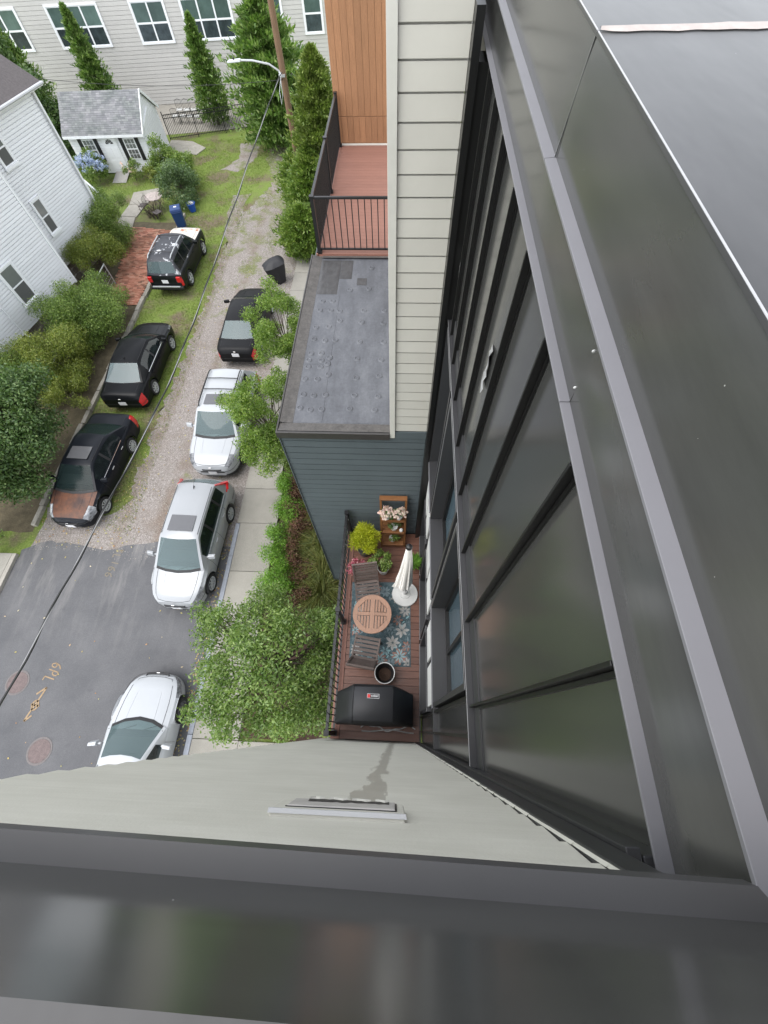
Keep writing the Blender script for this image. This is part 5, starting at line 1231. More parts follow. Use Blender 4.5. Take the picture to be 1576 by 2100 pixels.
def bush(name, label, base, rad, k, mat, lsize, dens, seed, cat='shrub', group=None, rmin=.28, rmax=.45, asp=.5, tr=.03, zc=.55, align=.35):
    c = (base[0],base[1],base[2]+rad[2]*zc+.1); m_ = min(rad[0],rad[1])
    cl = rand_clumps(c, rad, k, rmin*m_, rmax*m_, .85, seed, low=-.5)
    return tree(name, label, cat, base, cl, mat, lsize, dens, trunk=.12, asp=asp, group=group, seed=seed, tr=tr, align=align)
gs = 'shrubs in the bed by the white house'
bush('round_shrub', 'rounded dark green shrub beside the brick patio', (-16.45,24.3,0), (1.3,1.45,1.7), 24, l_mid, .065, 2700, 1, group=gs)
bush('round_shrub', 'rounded yellow-green shrub at the corner of the white house', (-16.1,21.4,0), (1.35,1.15,1.45), 22, l_yel, .062, 2700, 2, group=gs)
bush('loose_shrub', 'loose spreading shrub above the end of the brick patio', (-14.75,18.5,0), (.95,1.1,1.1), 12, l_mid, .075, 1000, 3, group=gs)
bush('spreading_shrub', 'wide bright green shrub beside the stone foundation', (-14.75,16.3,0), (1.6,1.6,1.55), 26, l_mid, .065, 2500, 4, group=gs)
bush('spreading_shrub', 'yellowish green shrub level with the black sedan tail', (-14.9,13.6,0), (1.7,1.5,1.4), 25, l_yel, .065, 2500, 5, group=gs)
bush('spreading_shrub', 'low shrub right below the yellowish shrubs by the edging', (-14.2,11.8,0), (1.0,.9,.85), 12, l_yel, .06, 2200, 6, group=gs)
bush('spreading_shrub', 'small shrub against the stone foundation', (-15.95,18.0,0), (.6,1.1,.85), 9, l_yel, .06, 1900, 7, group=gs)
bush('spreading_shrub', 'dark shrub at the left edge below the house corner', (-17.2,12.4,0), (1.5,1.5,1.6), 18, l_mid, .068, 2100, 8, group=gs)
cl = rand_clumps((-13.85,8.3,2.3), (1.45,2.8,1.5), 34, .5,.85,.8, 31, low=-.8)
tree('leafy_tree', 'large dark leafy tree at the left edge beside the rusty sedan', 'tree', (-14.6,8.4,0), cl, l_dark, .105, 1300, trunk=1.0, asp=.45, seed=9, tr=.11)
bush('low_shrub', 'small shrub at the far kerb below the dark leafy tree', (-14.4,5.7,0), (.8,.7,.8), 9, l_mid, .08, 1100, 10, group=gs)
# street trees between sidewalk and building
cl = rand_clumps((-2.8,1.4,3.5), (1.95,1.75,1.5), 74, .15,.40,.65, 41, low=-.75)
cl += [(-4.35,2.15,3.6,.38,.36,.3),(-4.75,2.35,3.6,.26,.26,.2),(-4.1,.35,3.6,.42,.35,.3),(-4.5,.1,3.5,.22,.22,.18),(-3.0,2.75,3.6,.45,.4,.35),(-1.75,.3,3.3,.45,.5,.5),(-1.75,2.1,3.3,.45,.5,.5),(-2.3,.0,3.7,.4,.35,.4),(-2.7,1.2,4.7,.6,.6,.35),(-3.2,1.6,4.4,.5,.5,.35),(-2.3,1.8,4.5,.5,.5,.35),(-2.4,.7,4.4,.5,.5,.35),(-3.2,.7,4.3,.5,.5,.35)]
tree('street_tree', 'leafy street tree in front of the wooden deck, nearest the camera', 'tree', (-3.05,1.2,0), cl, l_street, .08, 1500, trunk=1.6, asp=.42, group='street trees', seed=11, tr=.07, align=.3)
cl = rand_clumps((-4.3,8.5,3.8), (1.1,2.05,1.25), 46, .16,.42,.7, 42, low=-.9)+[(-5.0,8.9,3.9,.3,.35,.3),(-3.8,7.1,3.6,.35,.4,.35),(-3.6,9.6,3.6,.35,.4,.35)]
tree('street_tree', 'bright green street tree over the nose of the white SUV', 'tree', (-4.0,8.7,0), cl, l_oak, .062, 2700, trunk=1.9, asp=.5, group='street trees', seed=12, tr=.055)
cl = rand_clumps((-4.35,12.1,3.9), (.95,2.0,1.2), 42, .16,.42,.7, 43, low=-.9)
tree('street_tree', 'bright green street tree beside the farther black sedan', 'tree', (-4.1,12.6,0), cl, l_oak, .062, 2700, trunk=2.0, asp=.5, group='street trees', seed=13, tr=.055)
# planting bed beside the teal wall
sheet('mulch_bed', jitter_poly([(-4.38,-.4),(-2.02,-.4),(-2.02,22),(-4.68,22),(-4.68,12.2),(-4.5,8)], .4, .03, 9), .012, m_mulch)
ORD = ['first','second','third','fourth','fifth','sixth','seventh']
for i,(x,y,rx,ry,h,s_) in enumerate(((-3.75,4.0,.5,.58,.85,25),(-3.9,4.9,.48,.58,.8,24),(-3.95,5.75,.44,.55,.75,23),(-4.05,6.6,.44,.58,.7,22),(-4.1,7.6,.40,.6,.65,21),(-4.3,9.4,.3,.8,.6,26),(-4.3,11,.3,.8,.6,27))):
    bush('boxwood', ORD[i]+' green boxwood along the sidewalk, counted away from the nearest street tree', (x,y,.01), (rx,ry,h), 8, l_ever if i < 5 else l_mid, .055, 2600, s_, group='boxwoods along the sidewalk', rmin=.5, rmax=.8)
for i,(x,y) in enumerate(((-3.15,4.0),(-3.3,5.0),(-3.4,6.0),(-3.55,7.0),(-3.5,7.9))):
    bush('bronze_shrub', ORD[i]+' dark bronze-leaved shrub, counted away from the nearest street tree', (x,y,.01), (.50,.62,.6), 12, l_brown, .06, 2000, 50+i, group='bronze shrubs in the mulch bed', rmin=.4, rmax=.7)
for i,(x,y) in enumerate(((-2.4,3.9),(-2.45,4.7),(-2.55,5.5),(-2.75,6.3),(-2.8,7.1))):
    T = Thing('ornamental_grass', ORD[i]+' yellow-green ornamental grass clump by the teal wall, counted from the nearest tree', 'grass clump', (x,y,.01), group='ornamental grasses by the teal wall')
    n = 2600; a = rng.uniform(0,2*math.pi,n); q = rng.uniform(0,.16,n); P = np.c_[np.cos(a)*q,np.sin(a)*q,np.zeros(n)]
    D = unit(np.c_[np.cos(a)*rng.uniform(.05,.5,n),np.sin(a)*rng.uniform(.05,.5,n),np.ones(n)])
    n2 = 1600; a2 = rng.uniform(0,2*math.pi,n2); P2 = np.c_[np.cos(a2)*rng.uniform(.15,.5,n2),np.sin(a2)*rng.uniform(.15,.5,n2),rng.uniform(.45,.75,n2)]
    D2 = unit(np.c_[np.cos(a2),np.sin(a2),rng.uniform(-.6,.3,n2)])
    T.part('blades', blades('blades', np.vstack([P,P2]), np.vstack([D,D2]), .75, .014), l_reed, world=False, kind='stuff')
for i,(x,y,rx,ry,h) in enumerate(((-2.5,2.9,.5,.6,.8),(-2.3,.4,.6,.7,.9),(-3.4,-.0,.4,.4,.5))):
    bush('bed_shrub', ['low green shrub between the nearest street tree and the grasses','low green shrub under the nearest street tree by the deck','small low shrub at the sidewalk side under the nearest street tree'][i], (x,y,.01), (rx,ry,h), 9, l_street, .07, 900, 60+i, group='shrubs under the nearest street tree')
# conifers at the back
gc = 'slim conifers in front of the grey building'
conifer('slim_conifer', 'slim conifer rising behind the garden shed', (-21.6,38.8,0), 5.9, .9, l_con, 9500, .24, 1, gc)
conifer('slim_conifer', 'slim conifer just behind the black metal fence', (-14.1,39.3,0), 5.35, .95, l_con, 9500, .24, 2, gc)
conifer('slim_conifer', 'conifer at the left edge behind the white house', (-26.0,37.5,0), 5.6, 1.3, l_con, 12000, .27, 3, gc)
conifer('broad_conifer', 'broad dense conifer left of the utility pole', (-8.75,35.8,0), 7.0, 1.75, l_con, 30000, .30, 4, None, prof=lambda t: np.minimum(1,(1-t)*2.0)**.7*(.85+.15*np.minimum(1,t*6)))
colp = lambda t: np.minimum(1,(1-t)*2.2)**.65*(.75+.25*np.minimum(1,t*4))
conifer('columnar_hornbeam', 'tall columnar hedge tree right of the utility pole', (-4.25,25.4,0), 7.3, 1.15, l_horn, 38000, .18, 5, 'columnar hedge trees', colp)
conifer('columnar_hornbeam', 'columnar hedge tree beside the upper balcony railing', (-4.9,24.6,0), 4.2, 1.05, l_mid, 26000, .17, 6, 'columnar hedge trees', colp)
conifer('columnar_hornbeam', 'columnar hedge tree nearest the black covered grill', (-5.35,22.9,0), 2.5, 1.0, l_mid, 22000, .17, 7, 'columnar hedge trees', colp)
conifer('columnar_hornbeam', 'columnar hedge tree at the back of the drive', (-6.2,27.6,0), 3.0, .85, l_mid, 15000, .18, 8, 'columnar hedge trees', colp)
bush('leafy_tree', 'dark broadleaf tree behind the white house roof', (-24.2,34.6,0), (1.5,1.6,3.6), 24, l_dark, .17, 600, 71, cat='tree', rmin=.4, rmax=.6, zc=.6)
bush('leafy_tree', 'dark shrubbery between the house and the shed', (-22.9,32.9,0), (.8,.9,2.0), 14, l_dark, .13, 800, 72, cat='tree', rmin=.4, rmax=.6)
# shed garden
gh = bush('hydrangea', 'blue flowering hydrangea in front of the shed', (-20.15,31.1,0), (1.05,.9,1.15), 16, l_mid, .11, 900, 81)
m_hyd = LEAF('hydrangea_bloom', [(.22,.28,.62),(.34,.42,.75),(.45,.52,.80),(.62,.68,.85)], .6, .2)
cc = np.array(rand_clumps((-20.15,31.05,.75), (1.05,.9,.85), 95, .10,.15,.9, 82, low=0)); P, Nn = clump_pts(cc, 1100)
gh.part('flower_head', leaves('flower_head', P-np.array([-20.15,31.1,0]), Nn, .055, .9, .6, .3), m_hyd, world=False, kind='stuff', label='blue flower heads')
gr_ = bush('rose_bush', 'small pink flowering bush right of the shed door', (-17.75,31.2,0), (.75,.6,.85), 10, l_mid, .09, 1000, 83)
m_pk = LEAF('pink_bloom', [(.75,.40,.42),(.8,.6,.58),(.85,.75,.70)], .6, .2)
P, Nn = clump_pts(np.array(rand_clumps((-17.9,31.1,.6), (.6,.5,.5), 16, .06,.08,.9, 84, low=0)), 1200)
gr_.part('flower_head', leaves('flower_head', P-np.array([-17.75,31.2,0]), Nn, .05, .9, .6, .3), m_pk, world=False, kind='stuff', label='pink flower heads')
bush('garden_shrub', 'dense green shrub at the right corner of the shed', (-15.6,31.6,0), (1.0,1.0,1.3), 16, l_mid, .12, 1000, 85)
bush('garden_shrub', 'spreading shrub behind the blue bin', (-13.95,28.6,0), (1.25,1.7,1.3), 20, l_blue, .10, 1000, 86)
bush('garden_shrub', 'taller shrub above the spreading shrub by the lawn', (-14.0,30.6,0), (1.05,1.0,1.35), 14, l_mid, .11, 1000, 87)
bush('garden_shrub', 'low yellowish shrub below the shed window', (-16.7,31.0,0), (.9,.6,.6), 9, l_yel, .08, 1100, 88)
# bare twig shrub with old garden chairs
tw = MB(); r_ = random.Random(33); bx_, by_ = -15.15,26.9
for k in range(46):
    a = r_.uniform(0,2*math.pi); l = r_.uniform(.7,1.5); q = Vector((bx_+r_.uniform(-.4,.4),by_+r_.uniform(-.3,.3),0)); d = Vector((math.cos(a)*.7,math.sin(a)*.7,1)).normalized()
    m1 = q+d*l*.5+Vector((r_.uniform(-.1,.1),r_.uniform(-.1,.1),0)); tw.tube([q,m1,q+d*l+Vector((r_.uniform(-.2,.2),r_.uniform(-.2,.2),-.1))], [.016,.010,.004], 4)
single('bare_shrub', tw, m_bark, 'tangle of bare grey twigs above the brick patio', 'shrub')
m_oldm = M('old_metal_furniture', (.10,.085,.08), .6, var=.3); m_mosaic = M('mosaic_top', (.42,.36,.33), .7, var=.35, scale=7)
GT = Thing('mosaic_table', 'round mosaic garden table under the bare twigs', 'table', (-15.2,27.7,0))
GT.part('tabletop', MB().lathe([(.001,.68),(.52,.68),(.53,.70),(.52,.72),(.001,.722)], (-15.2,27.7,0), 24), m_mosaic)
for k in range(3): GT.part('leg', MB().tube([(-15.2+.1*math.cos(k*2.1),27.7+.1*math.sin(k*2.1),.68),(-15.2+.38*math.cos(k*2.1),27.7+.38*math.sin(k*2.1),0)], .015, 5), m_oldm)
def garden_chair(x, y, rz, label, group, fm, sm):
    T = Thing('garden_chair', label, 'chair', (x,y,0), rz, group)
    T.part('seat', MB().cbox((0,0,.43),(.42,.42,.04)), sm, world=False, bevel=.01)
    for sx in (-1,1):
        for sy in (-1,1): T.part('leg', MB().tube([(sx*.19,sy*.19,.42),(sx*.21,sy*.21,0)], .012, 5), fm, world=False)
    b_ = MB().tube([(-.2,-.2,.43),(-.21,-.26,.88),(0,-.28,.95),(.21,-.26,.88),(.2,-.2,.43)], .014, 5)
    T.part('back_frame', b_, fm, world=False)
    for k in range(3): T.part('back_bar', MB().tube([(-.1+k*.1,-.205,.44),(-.1+k*.1,-.27,.92)], .008, 4), fm, world=False)
garden_chair(-14.75,26.55,2.6,'rusty metal garden chair beside the bare twigs, nearer the patio','old garden chairs',m_oldm,m_oldm)
garden_chair(-15.85,27.3,1.4,'rusty metal garden chair left of the mosaic table','old garden chairs',m_oldm,m_oldm)
for j in range(2):
    for i in range(4): garden_chair(-17.3+i*.55,39.6+j*1.1,.2+math.pi*j,ORD[i]+' white-seated patio chair from the shed, '+('nearer' if j == 0 else 'farther')+' row behind the black fence','patio chairs behind the fence',m_fen,m_white)
# bins and covered grill
m_bin = M('blue_bin', (.018,.05,.16), .45, var=.08); m_bin2 = M('bright_blue_tub', (.02,.09,.45), .4, var=.06)
BN = Thing('wheelie_bin', 'tall blue wheeled recycling bin beside the old black SUV', 'bin', (-13.15,25.7,0), R(-160))
bb = MB().add([(-.24,-.28,.06),(.24,-.28,.06),(.24,.28,.06),(-.24,.28,.06),(-.29,-.36,1.0),(.29,-.36,1.0),(.29,.33,1.0),(-.29,.33,1.0)], [(0,3,2,1),(0,1,5,4),(1,2,6,5),(2,3,7,6),(3,0,4,7),(4,5,6,7)])
BN.part('body', bb, m_bin, world=False, bevel=.03)
BN.part('lid', MB().add([(-.31,-.40,1.0),(.31,-.40,1.0),(.31,.38,1.0),(-.31,.38,1.0),(-.28,-.36,1.07),(.28,-.36,1.07),(.28,.34,1.12),(-.28,.34,1.12)], [(0,3,2,1),(0,1,5,4),(1,2,6,5),(2,3,7,6),(3,0,4,7),(4,5,6,7)]), m_bin, world=False, bevel=.02)
BN.part('handle', MB().tube([(-.25,.42,.98),(.25,.42,.98)], .018, 6), m_bin, world=False)
for s_ in (-1,1): BN.part('wheel', MB().cbox((0,0,0),(.01,.01,.01)).tube([(s_*.20,.36,.13),(s_*.28,.36,.13)], .13, 16), m_plast, world=False)
BN.part('label', MB().cbox((-.02,-.03,1.098),(.16,.12,.006)), m_plate, world=False); BN.part('label', MB().cbox((.05,-.338,.78),(.16,.006,.14)), m_plate, world=False)
TB = Thing('recycling_tub', 'small bright blue tub by the lawn edge', 'tub', (-13.0,27.5,0))
TB.part('body', MB().lathe([(.18,.02),(.25,.42),(.28,.43),(.28,.45),(.24,.45),(.17,.06),(.001,.06)], (-13.0,27.5,0), 14), m_bin2)
TB.part('contents', MB().cbox((-13.05,27.5,.44),(.22,.18,.1),.4).cbox((-12.93,27.56,.42),(.12,.2,.1),1.1), m_white)
m_cov = M('black_cover_cloth', (.014,.014,.016), .55, var=.2, scale=4, bmp=.3, bscale=8)
def drape(rings, seed, fold=.03, n=36):
    """rings: (z, list of half-size x, y, round) -> folded cloth"""
    r = random.Random(seed); ph = [r.uniform(0,6.28) for _ in range(4)]; mb = MB(); V = []
    for (cx,cy,z,hx,hy,pw,fa_) in rings:
        for k in range(n):
            a = 2*math.pi*k/n; c, s_ = math.cos(a), math.sin(a); q = (abs(c)**pw+abs(s_)**pw)**(-1/pw)
            f = 1+fa_*fold*(math.sin(a*7+ph[0])+.7*math.sin(a*11+ph[1])+.5*math.sin(a*17+ph[2])); V.append((cx+hx*c*q*f, cy+hy*s_*q*f, z))
    m_ = len(rings); F = [(i*n+k,i*n+(k+1)%n,(i+1)*n+(k+1)%n,(i+1)*n+k) for i in range(m_-1) for k in range(n)]
    F.append(tuple((m_-1)*n+k for k in range(n))); return mb.add(V, F)
single('covered_grill', drape([(0,0,.05,.30,.30,2.6,1.6),(0,0,.3,.36,.33,3,1.4),(0,0,.7,.48,.36,4,.8),(0,.0,1.02,.56,.38,4,.4),(.06,.02,1.15,.42,.26,3,.5),(.12,.03,1.24,.20,.12,2.2,.5)], 3, .055), m_cov,
   'black draped cover over a small grill at the edge of the drive', 'grill cover', smooth=True).location = (-6.55,20.75,0)
bpy.data.objects['covered_grill'].rotation_euler = (R(4),R(-9),R(25))
# rain pipe conduit bits of the road edge
cu = [( -5.15,1.2+.0,.135),(-5.6,1.35,.14),(-5.68,1.55,.14),(-5.55,1.8,.14),(-5.1,2.0,.135)]
single('garden_hose', MB().tube(cu, .012, 5), m_wire, 'thin black hose looped on the sidewalk under the nearest tree', 'hose', smooth=True)

# ------------------------------------------------------------------ things on the lower deck
D0 = 4.5
def rug_mat():
    mt = bpy.data.materials.new('floral_rug'); t, b = nodes(mt)
    v = new(t, 'ShaderNodeTexVoronoi'); v.inputs['Scale'].default_value = 3.4; v.inputs['Randomness'].default_value = 1; lk(t, pos(t), v.inputs['Vector'])
    d = v.outputs['Distance']; n = noise(t, 6, 4, .6, dist=1.5)
    base = ramp(t, n, [(.35, (.035,.065,.075)), (.6, (.06,.10,.115)), (.74, (.17,.20,.205))])
    pet = math_(t, 'ADD', math_(t, 'SINE', math_(t, 'MULTIPLY', d, 42)), math_(t, 'MULTIPLY', math_(t, 'SUBTRACT', noise(t, 11, 3, .6, dist=2.5), .5), 4.5))
    fl = ramp(t, v.outputs['Color'], [(0, (.36,.33,.30)), (.4, (.30,.15,.11)), (.55, (.05,.09,.11)), (.75, (.42,.42,.41)), (1, (.38,.22,.18))], 'CONSTANT')
    c = base
    vo = new(t, 'ShaderNodeTexVoronoi'); vo.feature = 'DISTANCE_TO_EDGE'; vo.inputs['Scale'].default_value = 9; lk(t, pos(t), vo.inputs['Vector'])
    c = mixc(t, ramp(t, vo.outputs['Distance'], [(.012, (.4,.4,.4)), (.022, (0,0,0))]), c, (.30,.32,.32))
    lk(t, c, b.inputs['Base Color']); b.inputs['Roughness'].default_value = .8; return mt
RG = Thing('rug', 'teal floral outdoor rug under the round table', 'rug', (-.32,2.04,D0))
rp = [(-1.0,2.92),(.31,2.95),(.335,1.15),(-.94,1.13)]
RG.part('pile', MB().prism(rp, D0+.001, D0+.008), rug_mat())
fcol = [M('print_cream', (.30,.285,.26), .8), M('print_coral', (.27,.14,.11), .8), M('print_slate', (.17,.22,.24), .8), M('print_white', (.34,.34,.33), .8), M('print_aqua', (.22,.36,.38), .8), M('print_rust', (.28,.13,.09), .8)]
r_ = random.Random(19)
def flower(cx, cy, R0, np_, z, wd, phase):
    mb = MB()
    for k in range(np_):
        a = phase+2*math.pi*k/np_+r_.uniform(-.12,.12); L = R0*r_.uniform(.8,1.05); c, s_ = math.cos(a), math.sin(a)
        P = [(.12*L,0),(.35*L,-wd*L*.8),(.65*L,-wd*L),(.9*L,-wd*L*.5),(L,0),(.9*L,wd*L*.5),(.65*L,wd*L),(.35*L,wd*L*.8)]
        Q = [(min(max(cx+x*c-y*s_,-.92),.305), min(max(cy+x*s_+y*c,1.17),2.90), z+k*.00002) for x,y in P]
        mb.add(Q, [tuple(range(8))])
    return mb
spots_ = [(.10,1.35,.20,9,1),(-.05,1.62,.17,8,3),(.14,1.88,.17,7,3),(.20,2.30,.15,8,0),(-.30,1.28,.17,9,1),(.02,2.62,.16,8,0),(-.25,2.72,.15,8,2),(.25,1.55,.12,7,5),(-.55,1.22,.16,8,4),(-.82,1.45,.15,9,0),(-.86,1.85,.14,8,1),(-.84,2.35,.15,9,4),(-.75,2.75,.15,8,0),(-.45,2.80,.14,8,1),(.24,2.76,.12,7,2),(.05,2.10,.12,7,5),(-.15,1.95,.13,8,2),(-.20,1.45,.12,6,4),(.27,1.22,.11,7,3),(-.08,1.20,.12,7,2)]
for i,(x,y,R0,n_,c) in enumerate(spots_):
    ph = r_.uniform(0,6); z = D0+.0090+i*.0006
    RG.part('printed_flower', flower(x,y,R0,n_,z,.19,ph), fcol[c], kind='stuff')
    RG.part('printed_petals', flower(x,y,R0*.72,n_,z+.0003,.12,ph), fcol[(c+3)%6 if c in (0,1,3) else 2], kind='stuff')
    RG.part('printed_leaf', flower(x+R0*.7,y-R0*.6,R0*.8,3,D0+.0082+i*.00003,.14,ph+1), fcol[4 if i%2 else 2], kind='stuff')
m_teak = M('teak_top', (.29,.165,.11), .5, var=.18, scale=4, fine=40, ovar=.15, stretch=(10,1,1), bmp=.1)
m_teakg = M('weathered_teak', (.115,.088,.077), .7, var=.2, scale=4, fine=40, ovar=.2, bmp=.2)
tc = Vector((-.475,2.04)); RT = .39
TT = Thing('round_table', 'round slatted wooden table on the teal rug', 'table', (tc.x,tc.y,D0))
n = 48; oc8 = []; Ri = .315
rim = MB(); zt0, zt1 = .695, .722
for k in range(n):
    a = 2*math.pi*k/n; s8 = math.pi/8; rr_ = Ri*math.cos(s8)/math.cos(((a+s8) % (2*s8))-s8)
    for (r0,z) in ((RT,zt0),(RT,zt1-.004),(RT-.006,zt1),(rr_,zt1),(rr_,zt0)): rim.v.append((r0*math.cos(a), r0*math.sin(a), z))
for k in range(n):
    for j in range(4): rim.f.append((k*5+j,((k+1)%n)*5+j,((k+1)%n)*5+j+1,k*5+j+1))
    rim.f.append((k*5+4,((k+1)%n)*5+4,((k+1)%n)*5,k*5))
TT.part('rim', rim, m_teak, world=False)
TT.part('cross_bar', MB().box((-.045,-Ri+.01,zt0),(.045,Ri-.01,zt1-.001)), m_teak, world=False, bevel=.002)
for s_ in (-1,1): TT.part('cross_bar', MB().box((min(.047*s_,(Ri-.01)*s_),-.035,zt0),(max(.047*s_,(Ri-.01)*s_),.035,zt1-.001)), m_teak, world=False, bevel=.002)
sw_ = .047
for sx in (-1,1):
    for sy in (-1,1):
        for k in range(4):
            x0 = .057+k*(sw_+.012); x1 = x0+sw_; y0 = .043
            def lim(x): return min(Ri*.985, Ri*1.0*(math.cos(math.pi/8)+math.sin(math.pi/8))-x)*.955 if x > .12 else Ri*.94
            P = [(x0,y0),(x1,y0),(x1,max(y0+.01,lim(x1))),(x0,max(y0+.01,lim(x0)))]
            TT.part('slat', MB().prism([(p[0]*sx,p[1]*sy) for p in P], zt0, zt1-.002), m_teak, world=False, bevel=.002)
for k in range(4): TT.part('leg', MB().bar((.20*math.cos(k*1.571+.78),.20*math.sin(k*1.571+.78),.69),(.26*math.cos(k*1.571+.78),.26*math.sin(k*1.571+.78),.012),.04,.04), m_teak, world=False)
def slat_chair(x, y, rz, label):
    T = Thing('slatted_chair', label, 'chair', (x,y,D0), rz, 'slatted wooden chairs')   # faces local +y
    w_ = .245
    for s_ in (-1,1):
        T.part('side_rail', MB().bar((s_*w_,-.22,.40),(s_*w_,.25,.445),.03,.05), m_teakg, world=False)
        T.part('leg', MB().bar((s_*w_,.20,.44),(s_*w_,.22,.012),.035,.045), m_teakg, world=False); T.part('leg', MB().bar((s_*(w_-.03),-.1,.43),(s_*(w_-.03),-.26,.012),.035,.045), m_teakg, world=False)
        T.part('back_stile', MB().bar((s_*w_,-.19,.40),(s_*w_,-.40,.93),.035,.045), m_teakg, world=False)
    for k in range(6): T.part('seat_slat', MB().cbox((0,.215-k*.078,.452-k*.0075),(.50,.058,.018),0,R(5)), m_teakg, world=False, bevel=.003)
    for k in range(6):
        t = (k+.5)/6; T.part('back_slat', MB().cbox((0,-.205-.19*t,.43+.48*t),(.47,.016,.064),0,R(22)), m_teakg, world=False, bevel=.003)
    T.part('top_rail', MB().cbox((0,-.405,.94),(.53,.035,.06),0,R(-20)), m_teakg, world=False, bevel=.006)
slat_chair(-.62,2.62,math.pi+R(9),'weathered slatted chair tucked under the far side of the round table')
slat_chair(-.58,1.40,R(-8),'weathered slatted chair between the round table and the covered grill')
# cantilever-free parasol, closed, on a round white base
m_base = M('white_resin', (.62,.62,.60), .45, var=.05); m_canv = M('cream_canvas', (.82,.79,.74), .8, var=.06, scale=8, bmp=.2, bscale=30)
PU = Thing('closed_parasol', 'closed cream parasol standing in a round white base', 'parasol', (.19,2.67,D0))
PU.part('base', MB().lathe([(.28,.012),(.285,.03),(.28,.06),(.12,.085),(.115,.10),(.04,.11),(.04,.28),(.001,.28)], (.19,2.67,D0), 36), m_base, smooth=True)
PU.part('pole', MB().tube([(.19,2.67,D0+.1),(.19,2.67,D0+2.72)], .022, 10), m_base)
cz = []
for t in np.linspace(0,1,10):
    z = D0+2.66-1.85*t; rr_ = .045+.10*t**.8+.06*max(0,t-.7); cz.append((.19-.05*t*t,2.67+.0*t,z,rr_,rr_,2,3.2*min(1,t*2)))
PU.part('canopy', drape(cz[::-1], 8, .035, 48), m_canv, smooth=True)
PU.part('canopy_fold', MB().add([(.14,2.66,D0+2.2),(.10,2.60,D0+1.6),(-.10,2.62,D0+.72),(.03,2.57,D0+.70),(.10,2.56,D0+.75),(.15,2.58,D0+1.5)], [(0,1,2,3,4,5)]), m_canv, smooth=True)
PU.part('finial', MB().lathe([(.055,2.68),(.06,2.71),(.045,2.75),(.001,2.765)], (.19,2.67,D0), 14), m_black, smooth=True)
# grill under a fitted black cover
GC = Thing('covered_barbecue', 'long barbecue under a fitted black cover at the near end of the deck', 'barbecue', (-.345,.40,D0))
m_gcov = M('grill_cover_vinyl', (.016,.0165,.019), .5, var=.15, scale=3, bmp=.25, bscale=10)
secx = [(-.72,.50,.06,.60,.03),(-.715,.58,.06,.60,.05),(-.70,.64,.07,.60,.08),(-.54,.86,.07,.65,.10),(-.375,1.13,.065,.695,.13),(-.345,1.15,.06,.70,.14),(-.02,1.16,.06,.70,.15),(.315,1.15,.06,.70,.14),(.345,1.13,.065,.695,.13),(.52,.86,.07,.65,.10),(.685,.64,.07,.60,.08),(.70,.58,.06,.60,.05),(.705,.50,.06,.60,.03)]
V = []; nj = 0; r_ = random.Random(6)
for (x,h,y0,y1,rd) in secx:
    yc = .38; ring = [(y0-.02,.04),(y0-.01,h*.5),(y0,h-rd),(y0+rd*.35,h-rd*.25),(y0+rd,h),(yc,h+.015),(y1-rd,h),(y1-rd*.35,h-rd*.25),(y1,h-rd),(y1+.01,h*.5),(y1+.02,.04)]; nj = len(ring)
    for (y,z) in ring: V.append((x+r_.uniform(-.006,.006), y-.40+r_.uniform(-.005,.005), z+r_.uniform(-.004,.004)))
m_ = len(secx)
gcm = MB().add(V, [(i*nj+j,i*nj+j+1,(i+1)*nj+j+1,(i+1)*nj+j)[::-1] for i in range(m_-1) for j in range(nj-1)]+[tuple(range(nj))[::-1],tuple((m_-1)*nj+j for j in range(nj))])
GC.part('cover', gcm, m_gcov, world=False, smooth=True)
for x in (-.36,.33): GC.part('seam', MB().tube([(x,-.34,.6),(x,-.335,1.02),(x,-.28,1.13),(x,-.02,1.168),(x,.24,1.135),(x,.295,1.02),(x,.30,.6)], .006, 5), m_gcov, world=False)
bg_ = GC.part('badge', MB().cbox((-.01,.10,1.168),(.215,.075,.010),0,R(-1)), m_black, world=False, bevel=.004)
bwm = M('badge_white', (.75,.75,.75), .5); brm = M('badge_red', (.6,.03,.03), .5)
GC.part('badge_border', MB().box((-.115,.064,1.1745),(.095,.068,1.1765)).box((-.115,.132,1.1745),(.095,.136,1.1765)).box((-.115,.0685,1.1745),(-.111,.1315,1.1765)).box((.091,.0685,1.1745),(.095,.1315,1.1765)), bwm, bg_, world=False)
GC.part('badge_mark', MB().box((-.108,.072,1.1745),(-.062,.128,1.1765)), brm, bg_, world=False)
wt_ = GC.inst('badge_text', text_mesh('weber', .052, .0008), (.014,.104,1.1755), 0, bwm, bg_, world=False)
hz_ = MB()
pts = [(-.62+1.05*t, .015+.04*math.sin(t*9)+.015*math.sin(t*23), D0+.02+.01*(k%2)) for k,t in enumerate(np.linspace(0,1,40))]
pts2 = [(.40-1.0*t, -.03-.02*math.cos(t*7), D0+.022) for t in np.linspace(0,1,26)]
single('coiled_hose', hz_.tube(pts,.011,5).tube(pts2,.010,5), m_galv, 'pale hose loosely coiled on the deck behind the barbecue', 'hose', smooth=True)
# empty pot
EP = Thing('empty_pot', 'empty black plant pot with a white rim beside the barbecue', 'pot', (-.19,.98,D0))
EP.part('pot', MB().lathe([(.13,.012),(.19,.30),(.196,.31),(.183,.31),(.125,.10),(.001,.09)], (-.19,.98,D0), 28), m_plast, smooth=True)
EP.part('rim', MB().lathe([(.197,.300),(.203,.306),(.203,.318),(.190,.320),(.186,.312)], (-.19,.98,D0), 28, 'z', False), m_white, smooth=True)
EP.part('soil', MB().lathe([(.14,.105),(.001,.12)], (-.19,.98,D0), 20), m_mulch)
